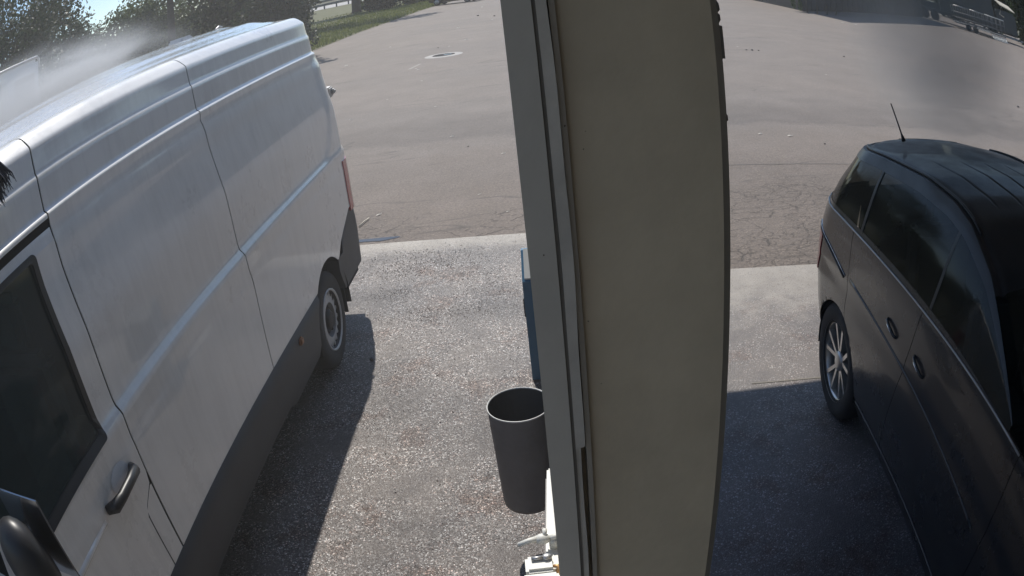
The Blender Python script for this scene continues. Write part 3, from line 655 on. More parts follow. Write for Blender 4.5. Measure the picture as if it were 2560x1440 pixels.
# greenhouse: pillars and frames in paint, glass panes set in
GT = [1.0, 1.04, 1.09, 1.15, 1.3, 1.45, 1.6, 1.75, 1.84, 1.90, 1.95, 2.0]
mpanel('window_frame', 'mpv', lambda z: -1.05, lambda z: 2.3, [1.0, 1.03, 1.07], 60, fl=.0, low=False)
M['mpvroof'] = mat_paint('mpv_roof_paint', (.016, .018, .023), .42, coat=.15, dirt=.1)
mpanel('window_frame', 'mpvroof', lambda z: -1.05, lambda z: 2.1, [1.86, 1.9, 1.95, 2.0], 90, fl=.0, low=False)
for a0, a1 in ((.172, .200), (1.128, 1.152)):
    mpanel('pillar', 'black', lambda z, a0=a0: a0, lambda z, a1=a1: a1, [1.06, 1.25, 1.5, 1.7, 1.87], 3, off=-.002, low=False)
mpanel('window', 'dglass', lambda z: -.98, lambda z: .165, [1.07, 1.2, 1.35, 1.5, 1.65, 1.8, 1.86], 40, off=-.004, low=False, fl=0)
mpanel('window', 'dglass', lambda z: .215, lambda z: 1.130, [1.07, 1.2, 1.35, 1.5, 1.65, 1.8, 1.86], 24, off=-.004, low=False, fl=0)
mpanel('window', 'dglass', lambda z: 1.150, lambda z: 2.1, [1.07, 1.2, 1.35, 1.5, 1.65, 1.8, 1.86], 24, off=-.004, low=False, fl=0)
# belt chrome, slider rail, sill trim
def bead(name, m, pts, r=.008, n=6, parent=mp):
    b = MB(); b.tube(pts, r, n); return b.build(name, m, parent)
bead('belt_trim', 'galv', [mpt(-.55 + .1 * i, 1.0, .004) for i in range(29)], .0055)
bead('slider_rail', 'black', [mpt(-.52 + .07 * i, mtz(1.045 - .016 * i), .002) for i in range(9)], .006)
bead('slider_rail_trim', 'chrome', [mpt(-.50 + .07 * i, mtz(1.062 - .016 * i), .003) for i in range(9)], .003)
bead('sill_trim', 'galvd', [mpt(.42 + .1 * i, mtz(.335), .006) for i in range(22)], .0035)
bead('body_crease', 'mpv', [mpt(.14 + .1 * i, mtz(.94 - .008 * i), -.004) for i in range(21)], .012)
# roof with pressed ribs and gutter strips
rows = []
for i in range(71):
    u = -.62 + 2.92 * i / 70; r = []
    for j in range(241):
        s = -1 + 2 * j / 240; e = mpt(u, 2.0); l0 = e[0]; 
        l = l0 + (MW - 2 * l0) * (s + 1) / 2 if u > -.05 else e[0] + (MW - 2 * e[0]) * (s + 1) / 2
        z = e[2] + .034 * (1 - s ** 2) ** .8
        for rib in (-.62, -.30, 0, .30, .62): z -= .006 * math.exp(-((s - rib) / .012) ** 2) * sstep(.30, .38, u) * (1 - sstep(1.02, 1.1, u))
        z -= .012 * math.exp(-((abs(s) - .93) / .03) ** 2)
        r.append((l, e[1] if abs(s) > .999 else e[1] - 0, z))
    rows.append(r)
b = MB(); b.grid(rows[:54]); b.build('roof', 'mpvroof', mp)
bead('gutter_strip', 'black', [(mpt(u, 2.0)[0] + .035, mpt(u, 2.0)[1], mpt(u, 2.0)[2] + .0085) for u in [-.33 + .1 * i for i in range(17)]], .009)
bead('gutter_strip', 'black', [(MW - mpt(u, 2.0)[0] - .035, mpt(u, 2.0)[1], mpt(u, 2.0)[2] + .0085) for u in [-.42 + .1 * i for i in range(18)]], .012)
b = MB(); b.grid([r[12:-12] for r in rows[53:]]); b.build('windscreen', 'dglass', mp)
# tailgate, far side, inside
rows = []
for z in [.25 + .05 * i for i in range(28)]:
    a = mpt(-1.05, mtz(z) if z <= 1.215 else 1 + (z - 1.215) / (1.575 - 1.215)); r = []
    for j in range(17): r.append((a[0] + (MW - 2 * a[0]) * j / 16, a[1] + .03 * (1 - (2 * j / 16 - 1) ** 2), a[2]))
    rows.append(r)
b = MB(); b.grid(rows[:20]); b.build('tailgate', 'mpv', mp)
b = MB(); b.grid(rows[19:]); b.build('rear_window', 'dglass', mp)
for nm, ts, m in (('far_side_panel', BT, 'mpv'), ('far_window', [1, 1.3, 1.6, 1.86], 'dglass'), ('far_window_frame', [1.86, 2.0], 'mpv')):
    rows = [[(lambda p: (MW - p[0], p[1], p[2]))(mpt(-1.02 + 5.1 * i / 80, max(t, mtz(m_low(-1.02 + 5.1 * i / 80))) if t <= 1 else t)) for i in range(81)] for t in ts]
    b = MB(); b.grid(rows); b.build(nm, m, mp)
rows = []
for i in range(15):
    u = 2.28 + 1.85 * i / 14; e = mpt(u, 1.0); zt = 1.20 - .10 * ((u - 2.28) / 1.85) - .22 * max(0, (u - 3.6) / .5) ** 2
    rows.append([(e[0] + (MW - 2 * e[0]) * j / 16, -u, min(zt, e[2]) + .05 * (1 - (2 * j / 16 - 1) ** 2) - .003) for j in range(17)])
b = MB(); b.grid(rows); b.build('bonnet', 'mpv', mp)
b = MB(); b.box(.30, MW - .30, -3.9, .5, .2, .75); b.build('inner_shell', 'shell', mp)
for y in (-.35, -1.2):
    for x in (.32, 1.08):
        b = MB(); b.box(x, x + .5, y - .45, y, .6, .78, bev=.05); b.box(x, x + .5, y - .05, y + .1, .75, 1.32, bev=.05); b.box(x + .12, x + .38, y - .02, y + .07, 1.33, 1.5, bev=.04); b.build('seat', 'seat', mp)
# tail lamp, handles, antenna, mirror
rows = [[mpt(-.44 - .30 * i / 10 + .06 * (j / 8), mtz(.77 + .25 * j / 8), .006) for i in range(11)] for j in range(9)]
b = MB(); b.grid(rows); b.grid([[q[0] for q in rows], [(q[0][0] + .015, q[0][1], q[0][2]) for q in rows]]); b.build('tail_light', 'red', mp)
for a in (.795, 1.175):
    b = MB(); b.tube([mpt(a - .07, mtz(1.0), 0), mpt(a - .055, mtz(.997), .012), mpt(a, mtz(.985), .016), mpt(a + .055, mtz(.970), .012), mpt(a + .07, mtz(.966), 0)], [.008, .009, .009, .009, .008], 8); b.build('handle', 'mpv', mp)
    b = MB(); b.tube([mpt(a - .03, mtz(.992), .024), mpt(a + .03, mtz(.977), .024)], .0035, 6); b.build('handle_trim', 'chrome', mp)
b = MB(); b.tube([(.50, .12, 1.665), (.50, .155, 1.70), (.50, .30, 1.85)], [.016, .006, .0045], 8); b.build('antenna', 'black', mp)
b = MB(); b.ball((-.10, -2.95, 1.12), (.12, .08, .09), 3); b.tube([(.05, -2.93, 1.08), (-.06, -2.94, 1.09)], .03, 8); b.build('mirror', 'mpv', mp)
def alloy_wheel():
    wb = MB(); prof = [(.232, -.10), (.25, -.112), (.31, -.118), (.34, -.105), (.356, -.08), (.358, -.05), (.358, .05), (.356, .08), (.34, .105), (.31, .118), (.25, .112), (.236, .095)]
    wb.lathe(prof, 44, 'X'); t = wb.build('wheel', 'rubber', mp)
    b = MB(); b.lathe([(.246, -.112), (.246, -.10), (.238, -.098), (.228, -.088), (.224, -.05), (.222, .05)], 44, 'X')
    b.build('rim', 'alloy', t)
    for k in range(5):
        for da in (-.21, .21):
            a = 2 * math.pi * k / 5 + .2; a0, a1 = a + da * .5, a + da * 1.28
            sb = MB(); p0 = (-.082, .05 * math.cos(a0), .05 * math.sin(a0)); p1 = (-.095, .225 * math.cos(a1), .225 * math.sin(a1))
            t0 = Vector((0, -math.sin(a0), math.cos(a0))); t1 = Vector((0, -math.sin(a1), math.cos(a1)))
            vs = [Vector(p0) - t0 * .012, Vector(p0) + t0 * .012, Vector(p1) + t1 * .0125, Vector(p1) - t1 * .0125]
            vs += [q + Vector((.035, 0, 0)) for q in vs]
            sb.add(vs, [(0, 1, 2, 3), (0, 4, 5, 1), (1, 5, 6, 2), (2, 6, 7, 3), (3, 7, 4, 0), (7, 6, 5, 4)]); sb.build('spoke', 'alloy', t)
    b = MB(); b.lathe([(.062, -.07), (.06, -.09), (.04, -.098), (0, -.1)], 24, 'X'); b.build('hub_cap', 'alloy', t)
    b = MB(); b.lathe([(.21, -.02), (.20, -.03), (.1, -.03), (0, -.03)], 30, 'X'); b.build('brake_disc', 'dark_steel', t)
    return t
wm = alloy_wheel(); wm.location = (.125, 0, .356)
for x, y, rz in ((.125, -3.0, 0), (MW - .125, 0, math.pi), (MW - .125, -3.0, math.pi)):
    c = copy_tree(wm, mp); c.location = (x, y, .356); c.rotation_euler.z = rz
for u0 in (0, 3.0):
    b = MB(); ring = [(.02, -u0 + .372 * math.cos(t), .352 + .372 * math.sin(t)) for t in [math.pi * 1.1 * i / 24 - .15 for i in range(25)]]
    b.grid([ring, [(.32, p[1], p[2]) for p in ring]])
    b.build('wheel_arch', 'shell', mp)

# ------------------------------------------------------------------ post between the bays (boards, torn flashing)
post = thing('bay_post', 'cream boarded post standing between the two wash bays, near the camera', 'post', (0, 1.0, 0))
def post_part(name, m, poly, z0=0, z1=3.345, zs=40, wob=0):
    b = MB(); n = len(poly); rows = []
    for i in range(zs + 1):
        z = z0 + (z1 - z0) * i / zs; dx = wob * (math.sin(z * 9) + .6 * math.sin(z * 23 + 1))
        rows.append([(x + dx * (1 if k in (1, 2) else .3), y, z) for k, (x, y) in enumerate(poly)] + [(poly[0][0] + dx * .3, poly[0][1], z)])
    b.grid(rows, smooth=False); return b.build(name, m, post)
post_part('core', 'post', [(.045, .06), (.320, .06), (.320, .30), (.045, .30)])
post_part('trim_board', 'post2', [(.0268, 0), (.0655, 0), (.0655, .055), (.0300, .055)], zs=8)
post_part('joint', 'caulk', [(.0657, .004), (.0710, .004), (.0710, .055), (.0657, .055)], zs=6)
post_part('flashing_strip', 'flash', [(.0712, .004), (.0875, .010), (.0875, .055), (.0712, .055)], z0=1.9, wob=.0012, zs=70)
post_part('flashing_strip', 'flash', [(.0712, .006), (.0800, .010), (.0800, .055), (.0712, .055)], z0=0, z1=1.899, wob=.0009, zs=50)
post_part('edge_batten', 'post2', [(.0890, .018), (.0975, .022), (.0975, .055), (.0890, .055)], zs=8)
post_part('face_board', 'post', [(.0985, .033), (.3165, .030), (.3165, .058), (.0985, .058)], zs=8)
post_part('corner_board', 'post2', [(.3175, .034), (.3330, .05), (.3330, .30), (.3215, .30)], zs=8)
# peeled lumps on the far edge and dark specks of dirt
b = MB()
for z, s in ((2.565, .006), (2.548, .005), (2.395, .004)): b.ball((.333, .052, z), (s * .7, s, s * 1.6), 1, .2)
b.box(.3332, .3375, .05, .08, 2.485, 2.535); b.build('sealant_lump', 'caulk', post)['kind'] = 'stuff'
b = MB()
for x, z, s in ((.232, 2.51, .0020), (.118, 2.37, .0016), (.123, 2.395, .0012), (.132, 2.28, .0012), (.302, 2.425, .003), (.303, 2.12, .002), (.106, 2.11, .0016), (.048, 2.235, .0013), (.083, 2.225, .0013), (.0935, 2.41, .0013), (.12, 2.0, .0014)): b.ball((x, .0335 if x > .1 else (.0 if x < .07 else .012), z), (s, .0012, s * 1.15), 1, .2)
b.build('dirt_speck', 'grime', post)['kind'] = 'stuff'

# ------------------------------------------------------------------ fittings beside the post
rail = thing('low_wall', 'white capped low wall running out from behind the post', 'wall', (0, 0, 0), BAY)
b = MB(); b.box(-.120, .10, .6, 1.885, 1.165, 1.2, bev=.006); b.build('cap', 'wpaint', rail)
b = MB(); b.box(-.126, .09, .6, 1.875, 0, 1.164); b.build('wall_face', 'bin', rail)
tap = thing('tap', 'white tap with a lever handle on the low wall cap', 'tap', (.004, 1.525, 1.2))
b = MB(); b.tube([(.03, 0, .0), (.03, 0, .03)], .014, 10); b.ball((.0, 0, .034), (.022, .017, .016), 2); b.build('valve_body', 'wpaint', tap)
b = MB(); b.tube([(-.01, 0, .036), (-.035, -.004, .036), (-.065, -.010, .030)], [.010, .008, .007], 8); b.tube([(.02, 0, .034), (.05, .006, .034)], .009, 8); b.build('spout', 'wpaint', tap)
b = MB(); b.tube([(.004, 0, .040), (.008, .006, .050), (.009, .016, .056)], [.006, .006, .007], 8); b.build('lever', 'wpaint', tap)
bx = thing('junction_box', 'small white box under the tap with a brass elbow', 'box', (.0, 1.425, 1.2))
b = MB(); b.box(-.047, .03, -.03, .035, 0, .04, bev=.008); b.build('box_body', 'wpaint', bx)
b = MB(); b.box(-.057, .035, -.10, -.032, 0, .035, bev=.006); b.build('lower_box', 'wpaint', bx)
b = MB(); b.tube([(-.03, .012, .046), (.0, .012, .046)], .006, 8); b.ball((.01, .014, .046), (.014, .012, .008), 2); b.build('toggle', 'galv', bx)
b = MB(); b.tube([(.022, -.01, .025), (.034, -.012, .03), (.038, -.03, .015)], .009, 8); b.build('elbow', 'brass', bx)

bn = thing('litter_bin', 'dark grey open-topped litter bin with a pale rim, hung beside the post', 'bin', (-.028, 2.86, 0))
RB, ZB0, ZB1 = .139, .288, .822
b = MB(); b.lathe([(.0, ZB0), (RB * .86, ZB0), (RB * .885, ZB0 + .02), (RB * .985, ZB1 - .012), (RB * .985, ZB1)], 48); b.build('bin_body', 'bin', bn)
b = MB(); b.lathe([(RB * .965, ZB1 - .002), (RB * .86, ZB0 + .025), (0, ZB0 + .025)], 48); b.build('shaded_inside', 'clad', bn)  # bin's inner wall, its shade put into a darker colour
b = MB(); b.lathe([(RB * .992, ZB1 - .004), (RB * 1.008, ZB1 - .002), (RB * 1.008, ZB1 + .003), (RB * .985, ZB1 + .004), (RB * .97, ZB1 - .001)], 48); b.build('rim', 'rim', bn)
b = MB(); b.box(.155, .19, -.05, .05, .35, .78); b.tube([(.20, .0, 0), (.20, 0, 1.0)], .03, 10); b.build('bracket', 'dark_steel', bn)

cab = thing('blue_cabinet', 'narrow blue cabinet with a white sloping top behind the post', 'cabinet', (.066, 4.44, 0), BAY)
b = MB(); b.prism([(0, 0), (.20, 0), (.20, .845), (.17, .845), (0, .70)], .36, 'X'); b.build('cabinet_body', 'blue', cab)
b = MB(); b.prism([(.008, .712), (.165, .846), (.165, .853), (.008, .72)], .33, 'X', .015); b.build('sloping_top', 'wpaint', cab)
b = MB(); b.box(-.012, -.001, .06, .16, .43, .56, bev=.004); b.build('latch', 'black', cab)

# ------------------------------------------------------------------ wash brush leaning on the van roof
br = thing('wash_brush', 'navy bristle wash brush with a pale head held against the van roof edge', 'brush', (-1.316, 4.82, 0), BAY)
b = MB(); b.box(-.13, .05, -3.42, -3.085, 2.49, 2.565, bev=.03); b.build('brush_head', 'clearp', br)
b = MB()
for i in range(520):
    y = random.uniform(-3.42, -3.10); x = random.uniform(-.03, .05); ln = random.uniform(.10, .155) * (1 - .35 * max(0, (y + 3.16) / .06)); sp = (y + 3.26) * .38 + random.uniform(-.02, .02)
    b.tube([(x, y, 2.50), (x + random.uniform(.0, .04), y + sp * .6, 2.50 - ln * .6), (x + random.uniform(.0, .05), y + sp, 2.50 - ln)], [.005, .0035, .001], 3, False)
o = b.build('bristles', 'bristle', br); o['kind'] = 'stuff'
b = MB(); b.tube([(-.05, -3.3, 2.57), (-.5, -3.7, 2.75), (-1.5, -4.7, 2.95)], .016, 10); b.build('pole', 'galv', br)

# ------------------------------------------------------------------ manhole in the yard
mh = thing('manhole', 'round iron manhole cover in a pale concrete ring, wet, out on the asphalt', 'manhole', (-1.28, 24.25, 0))
b = MB(); b.lathe([(.36, .010), (.56, .006), (.60, -.003)], 48); b.build('concrete_ring', 'strip2', mh)
b = MB(); b.lathe([(0, .004), (.35, .004), (.358, .011)], 40)
b.build('cover', 'iron', mh)
b = MB()
for i in range(-4, 5): b.box(i * .07 - .012, i * .07 + .012, -math.sqrt(max(.01, .31 ** 2 - (i * .07) ** 2)), math.sqrt(max(.01, .31 ** 2 - (i * .07) ** 2)), .0045, .010)
b.build('tread_bars', 'iron', mh)
b = MB(); b.add([(.06 + .13 * math.cos(t) + .07, .10 * math.sin(t) * (1 + .3 * math.cos(2 * t)), .0112) for t in [i * math.pi / 8 for i in range(16)]], [tuple(range(16))]); b.build('water_film', 'puddle', mh)
o = sheet('paint_dash', [(-2.20, 21.7), (-2.10, 21.7), (-1.86, 22.7), (-1.95, 22.7)], .001, 'strip')

# ------------------------------------------------------------------ leaf scraps, pebbles and twigs lying on the yard
scraps = [(-1.08, 35.38, .16), (-.63, 28.61, .16), (.15, 52.8, .2), (-.66, 12.01, .085), (-1.07, 14.94, .06), (.09, 10.52, .075), (-1.6, 18.87, .06), (-2.74, 14.84, .07), (-3.62, 30.14, .1), (-2.21, 16.66, .06), (.52, 38.2, .14), (3.83, 10.42, .085), (4.26, 10.23, .10), (8.53, 17.63, .05), (7.19, 21.08, .07), (-1.87, 21.26, .12), (-1.95, 21.6, .09), (-4.63, 25.59, .15), (-1.2, 26.9, .10), (7.79, 16.03, .06), (17.6, 33.3, .22), (18.3, 33.0, .22), (-.25, 8.7, .05), (.05, 7.95, .05), (-1.4, 8.4, .09)]
scrap_labels = ['pale leaf scrap on the asphalt beyond the manhole, toward the parked car', 'pale leaf scrap just beyond the manhole ring', 'pale scrap close to the parked car at the top of the yard', 'larger white leaf scrap halfway between the puddle and the manhole', 'tiny white scrap on the plain asphalt short of the manhole', 'white leaf scrap beside the near post, on rough asphalt', 'tiny white scrap level with the van hinge, near side of the manhole', 'pale leaf scrap close to the rear of the white van', 'pale scrap on the asphalt left of and beyond the manhole', 'tiny reddish pale scrap between the van hinge and the post', 'pale scrap far up the yard close to the post', 'left one of the two white leaf scraps beyond the tarred seam', 'right one of the two white leaf scraps beyond the tarred seam', 'tiny white scrap in the open right part of the yard', 'tiny white scrap beside the row of three dark pebbles', 'pale leaf scrap just short of the manhole, right of the painted dash', 'second pale scrap just short of the manhole, farther from the bay', 'pale leaf scrap in the tree shade past the van rear', 'pale scrap on the far side of the manhole, left of its ring', 'tiny white scrap well beyond the antenna of the minivan', 'left of two pale scraps in front of the barn shade', 'right of two pale scraps in front of the barn shade', 'tiny pale scrap on the cracked asphalt near the post', 'tiny pale scrap on the cracked asphalt by the slab edge near the post', 'pale leaf scrap on the cracked asphalt behind the van']
mesh0 = None
for k_, (x, y, s) in enumerate(scraps):
    if mesh0 is None:
        b = MB(); b.add([(-.5, 0, .02), (-.15, -.22, .05), (.3, -.16, .0), (.5, .02, .12), (.2, .2, .03), (-.2, .17, .1), (0, 0, .16)], [(0, 1, 6), (1, 2, 6), (2, 3, 6), (3, 4, 6), (4, 5, 6), (5, 0, 6)])
        o = b.build('leaf_scrap', 'scrap'); mesh0 = o.data
    else:
        o = bpy.data.objects.new('leaf_scrap', mesh0); COL.objects.link(o)
    o.location = (x, y, .004); o.scale = (s, s * random.uniform(.5, .9), s * .8); o.rotation_euler.z = random.uniform(-.5, .8)
    tag(o, scrap_labels[k_], 'leaf', 'leaf scraps scattered over the yard')
pebble_labels = ['middle pebble in the row of three dark pebbles on the right side of the yard', 'right pebble in the row of three dark pebbles on the right side of the yard', 'left pebble in the row of three dark pebbles on the right side of the yard', 'lone dark pebble farther out than the row of three pebbles', 'dark pebble on the asphalt short of the minivan antenna', 'dark pebble at the right picture edge above the minivan roof', 'dark pebble far up the yard near the parked car', 'second dark pebble far up the yard, closer to the post', 'dark pebble just beyond the manhole', 'dark pebble on the concrete beside the van shadow', 'tiny dark pebble on the asphalt close to the post', 'tiny dark pebble in the middle of the near asphalt']
mesh1 = None
for k_, (x, y, s) in enumerate([(7.36, 20.25, .10), (7.55, 20.2, .07), (7.2, 20.3, .07), (10.27, 19.63, .08), (4.63, 9.71, .04), (14.27, 14.17, .12), (-.15, 42.9, .16), (.7, 41, .14), (-1.58, 26.87, .06), (-1.07, 4.96, .045), (.6, 9.9, .03), (-.4, 11.2, .03)]):
    if mesh1 is None:
        b = MB(); b.ball((0, 0, .3), (.5, .4, .32), 1, .15); o = b.build('pebble', 'stone'); mesh1 = o.data
    else: o = bpy.data.objects.new('pebble', mesh1); COL.objects.link(o)
    o.location = (x, y, -.002); o.scale = (s, s, s * .7); o.rotation_euler.z = random.uniform(0, 3)
    tag(o, pebble_labels[k_], 'pebble', 'dark pebbles scattered over the yard')
b = MB()
def stones(cx, cy, sx_, sy_, n, r0, r1):
    for i in range(n):
        x, y, q = random.gauss(cx, sx_), random.gauss(cy, sy_), random.uniform(r0, r1); a = random.uniform(0, 6.28)
        if y > 7.22 - .14 * x or x > .55: continue
        ca, sa = math.cos(a) * q, math.sin(a) * q
        b.add([(x + ca, y + sa, .002), (x - sa * .7, y + ca * .7, .001), (x - ca, y - sa, .002), (x + sa * .7, y - ca * .7, .001), (x + .2 * ca, y, q * .9)], [(0, 1, 4), (1, 2, 4), (2, 3, 4), (3, 0, 4)])
stones(-.85, 6.65, .32, .16, 900, .0025, .0065); stones(-.62, 5.62, .28, .09, 520, .0025, .006); stones(-.15, 6.0, .12, .22, 260, .0025, .006); stones(-.6, 6.9, .7, .22, 420, .0025, .005); stones(-1.0, 6.1, .12, .08, 260, .0025, .006); stones(-.5, 5.0, .5, .9, 160, .003, .008)
b.build('gravel', P('loose_gravel', (.085, .064, .054), .8, var=.5, scale=30))['kind'] = 'stuff'
b = MB()
stones(-.95, 7.0, .35, .10, 150, .004, .010); stones(-.3, 6.35, .2, .05, 60, .004, .009); stones(-1.1, 5.0, .3, .8, 120, .003, .008); stones(-.4, 3.6, .35, .5, 120, .003, .006)
b.build('gravel', P('pale_gravel', (.42, .40, .37), .6, var=.3, scale=30))['kind'] = 'stuff'
b = MB(); b.tube([(-1.58, 8.05, .012), (-1.54, 8.2, .014), (-1.50, 8.30, .012)], .008, 5); tag(b.build('twig', 'canvas'), 'short pale twig lying on the cracked asphalt behind the white van', 'twig')

# ------------------------------------------------------------------ grass verge
b = MB()
def verge_x(y): return lerp([(31, -13.5), (33.5, -9.6), (36.4, -8.0), (40, -7.5), (44, -7.0), (48.6, -6.2), (53.5, -5.5), (60, -4.7), (66, -3.7), (80, -1)], y)
for i in range(26000):
    y = 31 + 55 * random.random() ** 1.6; x = verge_x(y) - abs(random.gauss(0, 1)) * 7 - .05 + random.uniform(-.12, .15)
    hh = random.uniform(.08, .22) * (1.5 if random.random() < .08 else 1) * (1.4 if y < 42 else 1); a = random.uniform(0, math.pi); wd = random.uniform(.015, .05)
    dx, dy = math.cos(a) * wd, math.sin(a) * wd; lx, ly = random.uniform(-.08, .08), random.uniform(-.08, .08)
    b.add([(x - dx, y - dy, -.01), (x + dx, y + dy, -.01), (x + lx, y + ly, hh)], [(0, 1, 2)])
o = b.build('grass', 'grass'); o['kind'] = 'stuff'
gp = sheet('grass_verge', [(-13, 31.3), (-9.5, 33.3), (-7.95, 36.4), (-7.45, 40), (-6.95, 44), (-6.15, 48.6), (-5.45, 53.5), (-4.65, 60), (-3.65, 66), (-1, 80), (-4, 149), (-140, 149), (-140, 30), (-40, 29)], .0, P('verge_turf', (.095, .095, .038), .95, var=.4, scale=1.3, bump=.5, bscale=9))

# ------------------------------------------------------------------ trees and hedges
def leaves(b, c, r, n, s, flat=.0):
    for i in range(n):
        d = Vector((random.gauss(0, 1), random.gauss(0, 1), random.gauss(0, 1))).normalized() * (random.random() ** .42)
        p = Vector(c) + Vector((d.x * r[0], d.y * r[1], d.z * r[2]))
        nrm = (d + Vector((random.gauss(0, .7), random.gauss(0, .7), random.gauss(.3, .7)))).normalized()
        e1 = nrm.orthogonal().normalized(); e1.rotate(Matrix.Rotation(random.uniform(0, 6.28), 3, nrm)); e2 = nrm.cross(e1); q = s * random.uniform(.6, 1.3)
        b.add([p - e1 * q, p + e2 * q * .55, p + e1 * q, p - e2 * q * .55], [(0, 1, 2, 3)])
def tree(label, az, dist, tr, th, crown, leafm, n, s, group='trees along the far side of the yard', name='broadleaf_tree'):
    a = R(az); t = thing(name, label, 'tree', (math.sin(a) * dist, math.cos(a) * dist, 0), 0, group)
    b = MB(); b.tube([(0, 0, -.1), (0, 0, .25), (.05, .02, th * .4), (.0, .05, th * .75), (.1, 0, th)], [tr * 1.5, tr * 1.05, tr * .9, tr * .75, tr * .4], 12)
    for k in range(6):
        q = random.uniform(0, 6.28); h0 = th * random.uniform(.45, .9); ln = random.uniform(1.5, 3.2)
        b.tube([(0, 0, h0), (math.cos(q) * ln * .5, math.sin(q) * ln * .5, h0 + ln * .5), (math.cos(q) * ln, math.sin(q) * ln, h0 + ln * .8)], [tr * .4, tr * .25, tr * .08], 6)
    b.build('trunk', 'bark', t)
    b = MB(); tot = sum(rx * ry * rz for _, _, _, rx, ry, rz in crown)
    for cx, cy, cz, rx, ry, rz in crown:
        m_ = max(60, int(n * rx * ry * rz / tot)); k_ = max(4, m_ // 60)
        for j in range(k_):
            d = Vector((random.gauss(0, 1), random.gauss(0, 1), random.gauss(0, 1))).normalized() * random.uniform(.35, .95)
            leaves(b, (cx + d.x * rx, cy + d.y * ry, cz + d.z * rz), (rx * .34, ry * .34, rz * .3), m_ // k_, s)
    b.build('crown', leafm, t)
    return t
tree('large dark tree at the far left corner above the white truck', -41.5, 30, .28, 5, [(0, 0, 4.5, 4.2, 4, 4.5), (-3, 1, 8, 4, 4, 3.5), (2, 0, 6.5, 3, 3, 3.2), (0, 0, 1.6, 3.5, 3, 2)], 'leafd', 15000, .125)
tree('dark spreading tree left of the gap of blue sky', -34.6, 36, .25, 4, [(0, 0, 4.6, 2.8, 3, 3.2), (-1.2, 0, 7, 2.5, 3, 2.5), (.2, 0, 1.4, 3, 3, 2)], 'leafd', 11000, .13)
tree('low hazy tree under the gap of blue sky', -29.8, 58, .2, 3, [(0, 0, 3.6, 5, 4, 3.6), (3, 0, 4.4, 3, 3, 3.8), (-3.5, 0, 4.2, 3, 3, 3.8), (-1.6, 0, 5.6, 1.2, 1.5, 2.0)], 'leafm', 10000, .18)
tree('tall tree with a bare straight trunk behind the van', -23.75, 41, .26, 9, [(0, 3, 8.5, 5, 4, 4), (2.2, 2.5, 4.2, 1.8, 2, 1.8), (-2.6, 3.0, 4.6, 2.0, 2, 2.4)], 'leafm', 9000, .14)
tree('pale green bushy tree right of the bare trunk', -21.0, 50, .2, 4, [(0, 0, 3.6, 3.4, 3, 3.4), (1.8, 0, 5.6, 3, 3, 2.6), (-3.6, 1, 3.2, 3, 3, 2.8)], 'leafl', 8500, .15)
tree('pale tree behind the bare trunk, left side', -26.0, 54, .2, 4, [(0, 0, 4.0, 2.6, 3, 3.6), (-1.4, 0, 2.4, 2.6, 3, 2.4)], 'leafl', 6000, .17)
tree('dark leafy tree over the rear roof edge of the white van', -17.3, 44, .22, 4, [(0, 0, 2.8, 2.3, 3, 2.4), (1.2, 0, 4.6, 2.6, 3, 2.4), (-1.4, 0, 4.4, 2.4, 3, 2.4)], 'leafd', 9000, .14)
tree('near black dense tree standing just past the rear of the white van', -14.4, 33.4, .2, 3, [(0, 0, 1.6, 1.4, 1.6, 1.6), (.2, 0, 3.8, 1.6, 1.8, 1.9), (-.9, 0, 2.8, 1.5, 1.8, 1.8), (1.4, 0, 4.4, 1.0, 1.2, .8)], 'leafd', 8000, .11)
tree('stout lone tree on the grass verge right of the crash barrier', -9.0, 84, .50, 7, [(0, 0, 9, 5.5, 5.5, 3.6), (3.6, -2, 8, 4, 4, 2.6), (-3.4, -1, 8, 4, 4, 2.6)], 'leafm', 5200, .26)
tree('broad tree behind the near black tree, its crown spreading over the verge', -15.6, 63, .3, 5, [(0, 0, 7.2, 4, 4, 3.0), (6.0, -1, 7.4, 3.6, 4, 2.4), (10.2, -3, 8.0, 3.0, 3.4, 2.0), (3.0, 3, 7.0, 3, 3, 2.2)], 'leafm', 6500, .24)
def hedge(name, label, az, dist, r, m, n, s, cat='hedge', z=0):
    a = R(az); b = MB(); c = (math.sin(a) * dist, math.cos(a) * dist)
    b.ball((0, 0, r[2] * .36), (r[0] * .6, r[1] * .6, r[2] * .36), 2, .06) if cat != 'weeds' else None
    k = max(8, n // 70)
    for j in range(k):
        d = Vector((random.gauss(0, 1), random.gauss(0, 1), random.gauss(0, 1))).normalized() * random.uniform(.7, 1)
        leaves(b, (d.x * r[0] * .85, d.y * r[1] * .85, max(.1, r[2] * .5 + d.z * r[2] * .48)), (r[0] * .28, r[1] * .28, r[2] * .2), n // k, s)
    o = b.build(name, m, loc=(c[0], c[1], z)); return tag(o, label, cat)
hedge('hedge', 'round clipped dark hedge right of the stout verge tree', -7.0, 78, (2.7, 2.0, 3.2), 'leafd', 3200, .17)
hedge('shrub', 'ragged light shrub between the clipped hedge and the parked car', -5.0, 80, (1.5, 1.5, 2.0), 'leafl', 1100, .16, 'shrub')
hedge('shrub', 'low dark shrub just left of the parked car', -3.9, 84, (1.6, 1.5, 2.2), 'leafd', 1300, .16, 'shrub')
hedge('shrub', 'light shrub at the foot of the stout verge tree', -8.35, 88, (.9, .9, 1.5), 'leafl', 700, .16, 'shrub')
hedge('dark_bush', 'dark low bush at the left end of the crash barrier', -13.6, 60, (1.4, 1.3, 2.6), 'leafd', 2200, .16, 'bush')
hedge('weed_clump', 'clump of weeds at the left corner of the dark barn', 24.05, 43.0, (.45, .45, 1.7), 'leafl', 700, .12, 'weeds')

